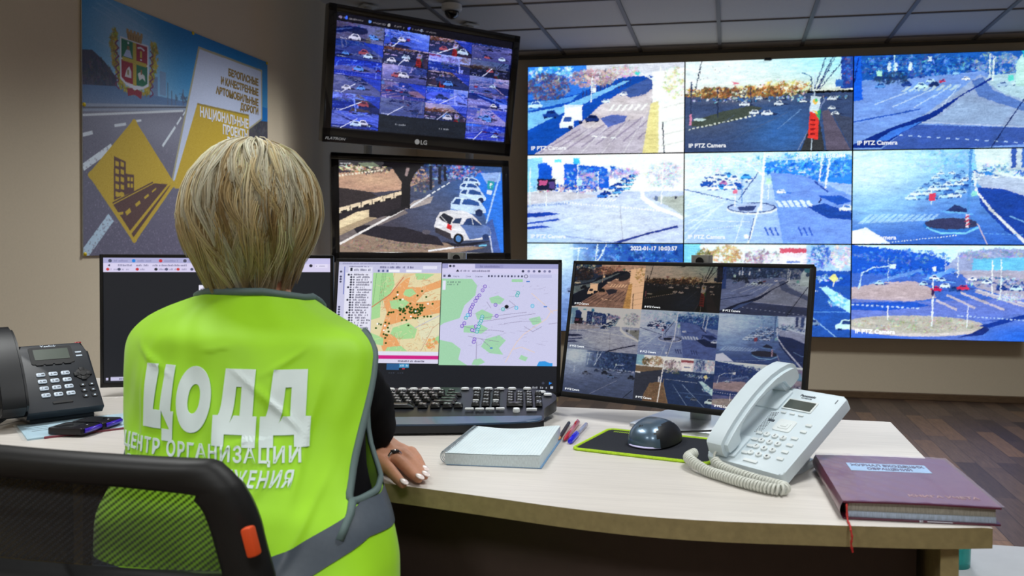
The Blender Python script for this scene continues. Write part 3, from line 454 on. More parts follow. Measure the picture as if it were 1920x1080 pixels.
def mosaic_image(w=360, h=212):
    """screen of the upper corner television: four columns of small parking views"""
    c = Cv(w, h, (16, 16, 26), 2, 5)
    for k, x in enumerate((2, 5, 17, 27, 38, 45)): c.ell(x, 3.6, .8, 1.3, [(120, 110, 130), (60, 100, 230), (90, 130, 200), (170, 170, 170), (70, 90, 230), (120, 130, 150)][k]); c.words(x+1.6, 2.8, 7, 1.6, (120, 116, 120), 9)
    # each tile is a crop of a street view, shown dark and violet blue
    for q in range(4):
        for r_ in range(6):
            x0, x1 = q*25+.0, q*25+24.8; y0 = 7+r_*15.4; y1 = y0+15.2
            if r_ == 5 and q in (1, 2): c.rect(x0, y0, x1, y1, (26, 32, 42)); c.words(x0+9, y0+7, 6, 1.5, (170, 175, 180), 9); continue
            rs = c.rs; f = FEEDS[(q*5+r_*4+(r_*q) % 3) % 9]; sub = f[rs.randint(0, 60):, :][:rs.randint(90, 108)]; ox = rs.randint(0, 150); sub = sub[:, ox:ox+150]
            if rs.rand() < .5: sub = sub[:, ::-1]
            X0, X1, Y0, Y1 = int(x0/100*c.w), int(x1/100*c.w), int(y0/100*c.h), int(min(y1, 100)/100*c.h)
            yy = np.linspace(0, sub.shape[0]-1, Y1-Y0).astype(int); xx = np.linspace(0, sub.shape[1]-1, X1-X0).astype(int); tl = sub[yy][:, xx]
            k = [(.62, .66, 1.0), (.5, .6, 1.05), (.75, .66, .85), (.4, .42, .62), (.66, .7, 1.05)][rs.randint(5)]; c.a[Y0:Y1, X0:X1] = np.clip((.75*tl+.25*tl.mean(-1, keepdims=True))**1.25*np.array(k), 0, 1)*240
            for _ in range(1+rs.randint(3)): c.car(x0+4+rs.rand()*16, y0+7+rs.rand()*5, 2.8+rs.rand()*3.4, [(200, 225, 250), (90, 150, 240), (225, 225, 240), (40, 60, 120), (170, 80, 90)][rs.randint(5)], (16, 22, 60), (22, 22, 44), .9)
            if rs.rand() < .4: c.line([(x0+4+rs.rand()*5, y1), (x0+10+rs.rand()*8, y0+6)], .7, (200, 205, 235))
            if rs.rand() < .25: c.poly([(x0+14, y0), (x1, y0), (x1, y0+11)], (30, 60, 200), .7)
            c.words(x0+1, y1-1.6, 5, 1, (200, 205, 225), 7, .7)
    c.rect(0, 99.4, 100, 100, (16, 16, 26)); c.street(1.0, .1, .15); c.a *= np.array([1.0, 1.0, 1.05], np.float32); c.noise(5, 2); return c.out()
def parking_image(w=340, h=196):
    """screen of the lower corner television: street with parked cars"""
    c = Cv(w, h, (66, 58, 66), 2, 8); c.haze(92, 30, 45, 60, (60, 110, 190), .9); c.haze(60, 55, 22, 26, (86, 92, 120), .7)
    c.poly([(0, 14), (26, 8), (50, 6), (54, 16), (38, 30), (20, 34), (0, 30)], (186, 150, 128)); c.haze(20, 20, 16, 6, (214, 180, 150), .6); c.rect(0, 0, 30, 10, (60, 58, 62)); c.clump(16, 9, 15, 4, [(230, 215, 190), (190, 160, 130), (90, 80, 80), (120, 110, 90)], 120, 2); c.poly([(11, 2), (20, 1), (24, 5), (14, 6)], (120, 130, 110)); c.dash((0, 17), (26, 9), 2, (235, 225, 205), 14, .6)
    c.poly([(0, 30), (18, 34), (22, 38), (0, 52)], (48, 40, 42)); c.poly([(0, 52), (24, 38), (38, 30), (40, 34), (40, 50), (16, 66), (0, 74)], (40, 34, 40))
    for i in range(6): x, y = 1+i*6.4, 50-i*3.6; c.poly([(x-1, y+2), (x+5, y-1.4), (x+5, y+4.4), (x-1, y+8)], (234, 214, 184)); c.poly([(x, y+5.4), (x+3.6, y+3.2), (x+3.6, y+6), (x, y+8)], (30, 24, 28))
    c.poly([(0, 66), (10, 56), (17, 53), (17, 61), (0, 74)], (226, 206, 172)); c.poly([(0, 74), (17, 61), (22, 62), (0, 82)], (176, 156, 128)); c.poly([(0, 90), (0, 82), (20, 64), (38, 52), (40, 56)], (120, 110, 110)); c.poly([(0, 92), (12, 78), (40, 84), (88, 94), (70, 100), (0, 100)], (150, 128, 112)); c.clump(30, 92, 30, 7, [(160, 140, 124), (120, 104, 98)], 130, 1.6)
    c.poly([(8, 74), (14, 70), (38, 72), (58, 82), (62, 92), (34, 88), (10, 79)], (38, 34, 44)); c.poly([(38, 52), (44, 42), (56, 36), (54, 44), (44, 50)], (170, 160, 158))
    c.line([(0, 91), (37.5, 52)], 2.2, (232, 228, 226)); c.line([(41, 50), (54, 34.5)], 2, (228, 228, 232)); c.dash((55, 33), (67, 19), 1.4, (220, 228, 236), 4, .7); c.line([(52, 98), (68, 94)], 2, (230, 230, 236)); c.line([(84, 92), (89, 91)], 1.8, (120, 200, 240)); c.ell(51, 77, 2.6, 2.6, (92, 88, 100)); c.dash((68, 94), (82, 92), .8, (130, 140, 180), 12)
    c.rect(26, 0, 62, 3, (22, 22, 30)); c.clump(62, 9, 24, 9, [(40, 70, 140), (90, 100, 150), (30, 40, 80), (140, 160, 210)], 260, 2); c.clump(76, 8, 12, 8, [(50, 110, 210), (150, 190, 240), (190, 110, 140), (30, 70, 160)], 170, 1.6); c.clump(48, 22, 9, 10, [(120, 100, 100), (70, 64, 80), (160, 140, 132)], 80, 2)
    for x in (54.5, 60, 63.5): c.poly([(x-.9, 2), (x+.9, 2), (x+.7, 30-(x-54)*1.2), (x-1, 30-(x-54)*1.2)], (26, 28, 46))
    c.poly([(36, 51), (36.6, 22), (31, 6), (25, 4), (28, 0), (50, 0), (48, 5), (44.4, 12), (42, 22), (41.4, 51)], (18, 15, 20)); c.poly([(38.6, 14), (39.6, 5), (41.6, 5), (40, 15)], (150, 130, 130)); c.poly([(36, 49), (41, 49), (30, 60), (24, 60)], (30, 26, 32))
    c.poly([(84, 8), (100, 6), (100, 100), (97, 100), (88, 56), (80, 22)], (44, 122, 222)); c.poly([(86, 8), (99, 6), (99, 16), (90, 20)], (150, 180, 230)); c.line([(99, 6), (89, 66)], 1.8, (170, 205, 245)); c.poly([(90.5, 16), (95, 17), (94, 27), (90, 26)], (40, 160, 170)); c.line([(92, 25), (92.3, 19), (93.6, 20), (92.2, 22)], .8, WH); c.poly([(90, 27), (93.6, 28), (92.6, 33), (89.6, 32)], (214, 222, 232)); c.poly([(89, 66), (93, 60), (98, 100), (92, 100)], (70, 100, 170)); c.line([(91, 78), (92.6, 100)], 1.6, (190, 200, 225))
    for x, y, k in ((80, 17, .6), (79, 24, .75), (80.5, 32, .95), (77.5, 44, 1.25)):
        bl = (200, 222, 246); c.poly([(x-9*k, y+6*k), (x-8.6*k, y-1*k), (x-6.4*k, y-6*k), (x+1*k, y-6.4*k), (x+6*k, y-3*k), (x+9*k, y+4*k), (x+9*k, y+8*k), (x+3*k, y+9*k)], bl); c.poly([(x-8*k, y+0*k), (x-6*k, y-4.6*k), (x-3.4*k, y-4.4*k), (x-4.4*k, y+1*k)], (36, 70, 130)); c.poly([(x-3*k, y+.4*k), (x-2*k, y-4.4*k), (x+1*k, y-4.6*k), (x+5.4*k, y-2*k), (x+6*k, y+1.6*k)], (44, 84, 150)); c.ell(x+5.6*k, y+8*k, 2*k, 3.4*k, (26, 44, 90)); c.line([(x-9*k, y+5*k), (x+2*k, y+9*k)], 1, (90, 130, 200))
    c.poly([(56, 70), (57.6, 60), (60, 54), (66, 51.4), (75, 52), (80, 56), (86, 67), (91, 70), (92, 78), (90, 84), (76, 86), (71, 86), (62, 80), (56.6, 74)], (222, 220, 224)); c.poly([(72, 68), (86, 67), (91, 70), (92, 80), (78, 85), (75, 74)], (96, 122, 176)); c.poly([(59, 60), (62, 55), (68, 60), (66, 68), (61, 64)], (34, 36, 50)); c.line([(60, 58), (64, 66)], .8, (190, 190, 196)); c.poly([(67, 66), (69.4, 61), (73.4, 60.4), (72, 67)], (40, 60, 96)); c.poly([(74, 68), (76.6, 60.6), (80, 60), (86.6, 69)], (38, 62, 112)); c.line([(79.6, 60), (80.6, 68)], .9, (190, 196, 210)); c.poly([(56.4, 71), (66, 78), (67, 86), (62, 82), (56.6, 77)], (56, 52, 60)); c.poly([(64.4, 67), (67, 69), (66.6, 75), (63.6, 72)], (204, 40, 44)); c.ell(71, 84, 3.2, 6, (20, 20, 28)); c.ell(71, 84, 1.8, 3.6, (80, 130, 190)); c.ell(88.4, 82, 2.2, 4, (40, 60, 110)); c.poly([(61, 87), (70, 90), (92, 86), (80, 92), (68, 93)], (26, 28, 44))
    c.words(.6, 2.2, 6.4, 2, (225, 225, 230), 12); c.words(.6, 5, 3.4, 2, (225, 225, 230), 7); c.street(1.1, .08, .2); c.noise(6, 2); return c.out()
def browser_image(w=400, h=224):
    """left monitor: a browser with a nearly black page"""
    c = Cv(w, h, (31, 33, 38), 2, 3); c.rect(0, 0, 100, 5, (172, 172, 212)); c.rect(0, 4.4, 100, 11.5, (214, 208, 238)); c.rect(60, 0, 100, 5, (200, 196, 236))
    for x, k in ((3, (80, 84, 110)), (13, (40, 130, 220)), (24.5, (200, 60, 70)), (35, (80, 80, 100))): c.ell(x, 2.6, .8, 1.3, k); c.words(x+1.6, 1.8, 6, 1.6, (110, 108, 150), 12, .7)
    c.words(6.4, 5.4, 6, 1.6, (110, 108, 140), 10); c.words(14, 5.4, 22, 1.6, (110, 108, 140), 40); c.poly([(2, 6.2), (3, 5.2), (3, 7.2)], (60, 60, 80))
    for i, x in enumerate((2, 6.8, 14.5, 22.5, 27, 32, 38, 43, 48, 53)): c.ell(x, 9.4, .7, 1.1, [(200, 60, 60), (70, 74, 100), (190, 50, 60), (40, 40, 50), (90, 90, 120)][i % 5]); c.words(x+1.2, 8.7, 3, 1.4, (120, 116, 150), 7, .7)
    c.rect(93, 5, 98.6, 8, (225, 220, 245)); c.words(93.5, 5.8, 4, 1.4, (100, 98, 130), 8); c.ell(91, 6.4, .8, 1.2, (40, 40, 55)); c.rect(41, 22, 47, 29, (232, 230, 246)); c.words(41.8, 24.4, 4, 2.2, (90, 88, 110), 5); c.rect(3, 95.4, 24, 98.4, (196, 194, 224)); c.words(6, 96, 4, 1.7, (80, 80, 110), 6); c.rect(1, 96, 2, 98, (196, 194, 224)); return c.out()
def maps_image(w=500, h=292):
    """middle monitor: a colour-coded map window beside a browser map"""
    c = Cv(w, h, (27, 29, 36), 2, 4); c.rect(0, 0, 47, 79.4, (200, 200, 228)); c.rect(0, 0, 47, 2.6, (186, 186, 216)); c.words(1.8, .8, 25, 1.2, (140, 140, 176), 44); c.rect(16, 3, 47, 8.6, (196, 196, 226))
    for x, w_ in ((5, 10), (19, 5), (23.4, 6), (29.4, 6)): c.words(x, 3.4, w_-1, 1.7, (70, 70, 110), int(w_*1.6))
    c.rect(38.6, 3, 45, 5.6, (226, 226, 244)); c.rect(4.6, 4.4, 15.6, 8.6, (222, 222, 242)); c.rect(5.4, 4.8, 6.4, 7.6, (40, 44, 60)); c.words(7.2, 5.6, 7.6, 1.8, (70, 70, 100), 13)
    for x in (18, 20, 22, 26, 32): c.rect(x, 6.4, x+.9, 8, (80, 90, 140))
    c.rect(23, 6.2, 28, 8.2, (240, 240, 250)); c.rect(31, 6.2, 38, 8.2, (240, 240, 250)); c.rect(3.4, 8.8, 15.6, 70, (226, 226, 242))
    for i in range(30):
        y = 9.6+i*2.0; x = 5.4 if i % 5 else 4.2; c.ell(x+.6, y+.8, .5, .8, (40, 44, 60)); c.ell(x+1.8, y+.8, .4, .7, (60, 60, 80), .8); c.words(x+3, y, 7.2-(i % 3), 1.4, (56, 54, 78), 12)
    for y in (8, 12, 14, 16, 36, 38, 40, 42, 60, 62): c.ell(1.2, y, .5, .8, (60, 62, 90))
    c.rect(2.6, 4, 3, 26, (110, 120, 190)); G, O = (166, 214, 150), (232, 160, 100)
    c.rect(16, 8.8, 47, 70.4, (226, 214, 170)); c.poly([(16, 8.8), (25, 8.8), (26, 18), (24, 26), (20, 32), (20, 44), (16, 46)], G); c.poly([(35, 8.8), (44, 9.6), (40, 14), (36, 14)], G)
    c.poly([(21, 30), (26, 22), (30, 14), (33, 12), (32, 20), (38, 20), (47, 14), (47, 20), (40, 24), (36, 32), (47, 30), (47, 40), (36, 44), (30, 47), (24, 50), (22, 56), (27, 58), (30, 66), (33, 70), (22, 70), (20, 60), (23, 40)], O, .9); c.poly([(36, 8.8), (32, 12), (27, 20), (26, 18), (30, 10)], (226, 196, 150))
    for p in ([(31, 22), (34, 21), (36, 25), (33, 28), (30, 26)], [(24, 31), (30, 29), (33, 32), (30, 38), (25, 37)], [(26, 52), (33, 48), (37, 53), (36, 60), (29, 61), (25, 57)], [(16, 56), (22, 60), (22, 66), (16, 64)], [(24, 67), (30, 66), (33, 70), (23, 70)], [(45, 56), (47, 55), (47, 64), (44, 62)]): c.poly(p, G)
    c.poly([(37, 46), (47, 42), (47, 58), (40, 64), (38, 56)], (224, 220, 186)); c.clump(44, 64, 2.4, 4, [O], 40, 1.2)
    for _ in range(420):
        x, y = 20+c.rs.rand()*26, 12+c.rs.rand()*57; c.line([(x, y), (x+c.rs.randn()*1.2, y+c.rs.randn()*1.8)], .35, [(245, 220, 180), (206, 136, 90), (190, 180, 150)][c.rs.randint(3)], .6)
    c.line([(16, 36), (24, 26), (30, 12)], .7, (200, 120, 90)); c.line([(39, 70), (44, 52), (47, 48)], .5, (200, 170, 140)); c.line([(36, 52), (47, 42)], .6, (190, 190, 200))
    for _ in range(5): x = 17+c.rs.rand()*6; c.line([(x, 9), (x-1, 34)], .25, (110, 160, 110))
    dots = [(27.5, 24), (26, 29), (27, 28), (28.8, 30), (38.6, 23), (36.6, 26.6), (40.6, 27.6), (33.5, 33), (36.6, 33.6), (38, 34), (39, 34), (40, 36), (43.6, 33), (24, 40), (25, 40), (26, 39.6), (23.6, 41.6), (30, 46), (32, 46), (31, 44), (35, 44), (36, 44.4), (37, 44), (40, 43), (41.5, 43), (43, 43), (33, 50), (19.5, 49), (20.6, 49.6), (22.6, 48), (24.2, 48.6), (23.8, 52), (24.2, 55), (22, 57), (23, 57.6), (23.6, 58), (22.8, 60), (23.2, 64), (18.4, 52.4)]
    for _ in range(58): dots.append((28.6+c.rs.rand()*11, 38.2+c.rs.randn()*1.5-(c.rs.rand()-.5)*1))
    for x, y in dots: c.ell(x, y, .5, .8, (38, 74, 18), 1, 8)
    for x, y in ((27.6, 26), (30, 29.6), (41.5, 33), (19, 49), (22.4, 50.4), (22, 54), (34, 43), (36, 39)): c.ell(x, y, .45, .75, (250, 250, 246), 1, 8)
    c.rect(3.4, 70.4, 47, 73.4, (222, 222, 240)); c.rect(3.4, 73.4, 47, 76.2, (204, 30, 130)); c.rect(3.4, 76.2, 47, 79.4, (216, 214, 236)); c.words(29, 77, 12, 1.4, (60, 56, 80), 26); c.rect(24, 79.6, 29.6, 84.6, (40, 90, 140)); c.rect(29.6, 79.6, 34, 82.8, (60, 140, 190)); c.rect(31, 83.2, 32.2, 84, (200, 50, 70)); c.words(30, 80.4, 4, 1.6, (220, 230, 240), 6); c.words(25, 86.4, 8, 1, (80, 90, 110), 8, .5)
    c.rect(47.3, 1, 100, 80.4, (203, 203, 234)); c.rect(47.3, 1, 100, 4.8, (158, 158, 204)); c.rect(50, 1.2, 62.2, 5, (208, 204, 236)); c.rect(47.3, 4.8, 100, 8.6, (210, 206, 238)); c.rect(47.3, 8.6, 100, 13, (204, 204, 236)); c.ell(51, 3, .6, .9, (40, 44, 60)); c.ell(52.6, 3, .6, .9, (90, 90, 120)); c.words(64.5, 2.4, 9, 1.5, (80, 78, 120), 18); c.rect(62.6, 1.6, 75, 4.6, (140, 140, 188), .5); c.poly([(53.6, 7.4), (54.4, 5.6), (55.2, 7.4)], (40, 40, 56)); c.words(55.6, 6, 4.4, 1.4, (90, 88, 120), 9); c.words(61, 6, 8.6, 1.5, (90, 88, 120), 16)
    for i, x in enumerate((84, 86.6, 89, 91.4, 93.8, 96)): c.ell(x, 6.8, .6, 1, [(50, 54, 80), (130, 130, 170), (110, 110, 150)][i % 3])
    for i, x in enumerate((68.6, 70, 71.4, 73, 74.6, 76, 77.4, 79, 80.4, 82, 83.6)): c.ell(x, 10.8, .45, .8, [(70, 72, 100), (60, 62, 90), (120, 120, 156)][i % 3])
    c.ell(85.4, 10.8, .9, 1.4, (80, 80, 110)); c.ell(85.4, 10.8, .6, 1, (208, 206, 236)); c.rect(87, 9.4, 97, 12, (190, 190, 226)); c.rect(48, 10, 49, 11.6, (90, 90, 120)); c.poly([(50, 11.6), (50, 10.4), (50.7, 9.6), (51.4, 10.4), (51.4, 11.6)], (60, 60, 90))
    Gp = (160, 210, 172); c.poly([(47.3, 13), (61, 13), (63.4, 18), (62.8, 26), (58, 34), (56, 44), (49, 48), (47.3, 50)], Gp)
    for p in ([(69, 28), (73, 26), (76, 29), (74, 33), (70, 32)], [(63, 40), (66, 37), (71, 41), (70, 45), (64, 45)], [(58, 50), (66, 49), (69, 52), (66, 56), (58, 55)], [(68, 60), (74, 57), (77, 61), (74, 67), (76, 72), (70, 71), (66, 66)], [(47.3, 61), (53, 63), (57, 68), (56, 76), (60, 80.4), (47.3, 80.4)], [(63, 76), (66, 75), (68, 78), (65, 80.4), (62, 80)], [(79, 13), (84, 13), (84, 15.4), (79, 15.4)], [(87, 44), (92, 42), (93, 47), (89, 49)], [(84, 72), (87, 74), (86, 77), (83, 75)]): c.poly(p, Gp)
    for pts in ([(100, 37), (97, 38), (95, 44), (90, 50), (85, 56), (82, 62), (80, 68), (77, 78)], [(88, 24), (92, 30), (96, 36), (98, 40)], [(80, 68), (84, 66), (90, 70)]): c.line(pts, .6, (226, 204, 196))
    for pts in ([(64, 47), (74, 44.5), (82, 42), (90, 40)], [(66, 44), (76, 41), (86, 39)], [(62, 54), (70, 53), (76, 54)], [(76, 48), (84, 46), (92, 46)], [(60, 58), (66, 60), (74, 62)], [(78, 30), (81, 34), (77, 37)], [(66, 60), (70, 66)], [(64, 62), (64, 76)], [(57, 50), (62, 52)], [(68, 31), (70, 36)], [(96, 48), (100, 47)], [(85, 50), (89, 54), (93, 50)]): c.line(pts, .28, (120, 110, 140), .8)
    for _ in range(70):
        x, y = 62+c.rs.rand()*34, 18+c.rs.rand()*58; c.line([(x, y), (x+c.rs.randn()*2, y-abs(c.rs.randn())*1.2)], .22, (160, 156, 186), .7)
    pu, te = (104, 66, 190), (30, 170, 170)
    def ring(x, y, k): c.ell(x, y, .85, 1.45, k, 1, 14); c.ell(x, y, .55, .95, (226, 224, 244), 1, 12); c.ell(x, y, .22, .4, k, 1, 8)
    for x, y in ((67, 19), (66, 22), (64.6, 26), (63.6, 28), (62.9, 30.4), (61.8, 33.4), (61.4, 35.2), (60.8, 37), (60.6, 39), (60.6, 41.4), (58.2, 48), (57.2, 50.2), (63.4, 50.4), (61.8, 53.2), (63, 53.6), (63, 60.4), (62.7, 62.4), (72, 33.4), (72.6, 42)): ring(x, y, pu)
    for x, y in ((82, 24), (81.6, 25.8), (75.4, 36.8), (58.8, 43.8), (66.2, 42.6), (65.9, 44.4), (65.7, 46.2), (65.1, 48), (64.7, 50.6), (64.2, 53), (64, 54.4)): ring(x, y, te)
    for x, y in ((59.6, 41.6), (81.4, 35.6), (88.6, 34)): ring(x, y, (40, 180, 220))
    c.ell(77, 34.8, .9, 1.5, (16, 18, 24)); c.poly([(91, 80.4), (92, 77), (94.6, 76.6), (96.6, 78), (98, 78), (98, 80.4)], (50, 150, 225)); c.rect(85.6, 14.4, 87.2, 15.4, (70, 120, 200)); c.rect(93.6, 34, 95.2, 35, (70, 120, 200)); c.rect(70, 66.4, 71.2, 67.4, (70, 120, 200)); c.rect(47.8, 14.6, 49.2, 22, (226, 226, 244)); c.words(50, 15, 6, 1.2, (90, 110, 110), 10); c.words(50, 17, 5, 1.2, (90, 110, 110), 9)
    c.ell(94, 93.4, .6, 1, (60, 64, 80)); c.poly([(96.6, 92.4), (98, 93.4), (96.6, 94.6)], (40, 130, 230)); c.words(86, 96, 10, 1.6, (200, 204, 214), 12); c.rect(97.2, 95.8, 98.4, 97.6, (190, 194, 204)); c.noise(2, 2); return c.out()
# ------------------------------------------------------------------ screens on the walls
M_SCREEN = attr_mat('lit_screen', 1.0, .4, .25)
M_BEZEL = mat('black_bezel', (16, 17, 19), .28, var=.1, spec=.5)
M_MATTE = mat('matt_black', (20, 21, 24), .6, var=.1)
M_CAPTION = mat('screen_caption', (245, 250, 255), .5, emit=.95)
FEEDS = [cam_image(i) for i in range(9)]
VL = ['video wall panel showing a white box van on a tree lined road', 'video wall panel showing a junction with a tall red and white price board',
      'video wall panel showing a crossing cut by a long slanting shadow', 'video wall panel showing a triangle of empty road before a queue of cars and flats',
      'video wall panel showing a tall white mast on a round traffic island', 'video wall panel showing rows of waiting cars in blue haze',
      'video wall panel showing misty trees and lamp posts, behind the map monitor', 'video wall panel showing a curved pale wall beside a blue road, behind the mosaic monitor',
      'video wall panel showing a valley and a dry grass island with posts']
VW, VH, VX, VZ, VY = 1.2096, .6804, -1.5528, 2.4981, 6.274
for i in range(9):
    q, r_ = i % 3, i//3
    t = thing('video_panel', VL[i], 'screen', (VX+VW*(q+.5), VY, VZ-VH*(r_+.5)), 0, 'panels of the video wall')
    b = NB(); box(b, (0, .0738, 0), (VW-.002, .1424, VH-.002), .002); obj('casing', b, M_BEZEL, t, False)
    picture('screen', wall_grade(FEEDS[i]), VW-.009, VH-.009, M_SCREEN, t, T(0, .0012, 0))
    if i not in (6, 7):
        b = NB(); text(b, 'IP PTZ Camera', .042, T(-VW*.475, .0006, -VH*.445) @ XZ, align='LEFT', sx=1.05, bold=.02); obj('caption_text', b, M_CAPTION, t, False)
    if i in (4, 6): b = NB(); text(b, '2022-01-17 10:03:44' if i == 4 else '2022-01-17 10:03:57', .042, T(VW*.46, .0006, VH*.425) @ XZ, align='RIGHT', bold=.02); obj('time_text', b, M_CAPTION, t, False)
    if i == 1: b = NB(); box(b, (-.0, -.004, VH/2-.004), (.05, .012, .02), .003); obj('sensor', b, M_BEZEL, t)
# the two televisions hung across the corner
M_TV = mat('tv_gloss_black', (12, 12, 14), .12, var=.05, spec=.6, coat=.6)
M_LOGO = mat('logo_silver', (190, 192, 196), .35, .6)
def television(loc, yaw, tilt, w, h, img, label, bz, bot, top):
    t = thing('television', label, 'television', loc, R(yaw), 'televisions in the corner'); M = RX(R(-tilt))
    b = NB(); prism(b, rrect(w, h, .012), -.0, .05, M @ T(0, .0, 0) @ RX(R(90)) @ T(0, 0, -.05) , bev=.006)
    prism(b, rrect(w*.86, h*.8, .03), 0, .04, M @ T(0, .088, 0) @ RX(R(90)), bev=.015); obj('casing', b, M_TV, t)
    b = NB(); 
    for z0, z1, x0, x1 in ((h/2-top, h/2, -w/2, w/2), (-h/2, -h/2+bot, -w/2, w/2), (-h/2, h/2, -w/2, -w/2+bz), (-h/2, h/2, w/2-bz, w/2)): box(b, ((x0+x1)/2, -.006, (z0+z1)/2), (x1-x0, .016, z1-z0), .005)
    obj('bezel', b, M_TV, t, True, None, M)
    picture('screen', img, w-2*bz, h-bot-top, M_SCREEN, t, M @ T(0, -.0022, (bot-top)/2))
    b = NB(); box(b, (0, -.008, -h/2+.003), (w*.96, .01, .004), .001); obj('edge_strip', b, mat('smoked_edge', (120, 122, 126), .15, .5), t, False, None, M)
    return t, M
t, M = television((-1.7923, 4.735, 2.0627), 45.7, -9.66, 1.22, .758, mosaic_image(), 'upper black television hung in the corner, tiled with small camera views', .048, .085, .045)
b = NB(); lathe(b, [(.0, 0), (.0155, 0), (.0155, .002), (0, .002)], 20, T(-.04, -.0145, -.335) @ RX(R(90))); text(b, 'LG', .036, T(-.018, -.0146, -.348) @ XZ, align='LEFT', bold=.02); obj('logo', b, M_LOGO, t, False, None, M); b = NB(); text(b, 'FLATRON', .02, T(-.595, -.0146, -.362) @ XZ, align='LEFT', shear=.25, sx=1.3); obj('lettering', b, M_LOGO, t, False, None, M)
t, M = television((-1.8484, 4.847, 1.332), 33.5, 4.9, 1.1, .65, parking_image(), 'lower black television in the corner, showing a silver car parked by a pavement', .047, .06, .045)
M_POST = mat('white_post', (196, 198, 196), .5, var=.04)
for x, y, l in ((-2.2513, 4.9271, 'left one of two white ceiling posts carrying the corner televisions'), (-1.7523, 5.448, 'right one of two white ceiling posts carrying the corner televisions')):
    t = thing('support_post', l, 'post', (x, y, CEIL), R(46), 'posts of the corner televisions')
    b = NB(); box(b, (0, 0, -.8), (.042, .042, 1.6), .004); obj('tube', b, M_POST, t)
    b = NB(); box(b, (0, 0, -.004), (.1, .1, .008), .002); obj('flange', b, M_POST, t)
    for z, l_ in ((-.4, .14), (-.7, .14), (-1.15, .1), (-1.45, .1)): b = NB(); box(b, (0, -l_/2, z), (.05, l_, .03), .003); obj('bracket', b, M_MATTE, t)
t = thing('dome_camera', 'white ceiling dome camera with a dark glass bubble', 'camera', (-1.7153, 4.967, CEIL))
b = NB(); lathe(b, [(.052, 0), (.062, -.004), (.064, -.03), (.058, -.042), (.048, -.046), (.0, -.046)], 32); obj('housing', b, mat('camera_white', (214, 216, 218), .4), t)
b = NB(); lathe(b, [(.046, -.044)]+[(.046*math.cos(R(a)), -.046-.046*math.sin(R(a))) for a in range(0, 91, 10)], 28); obj('dome', b, mat('smoked_dome', (14, 14, 18), .08, coat=.5), t)
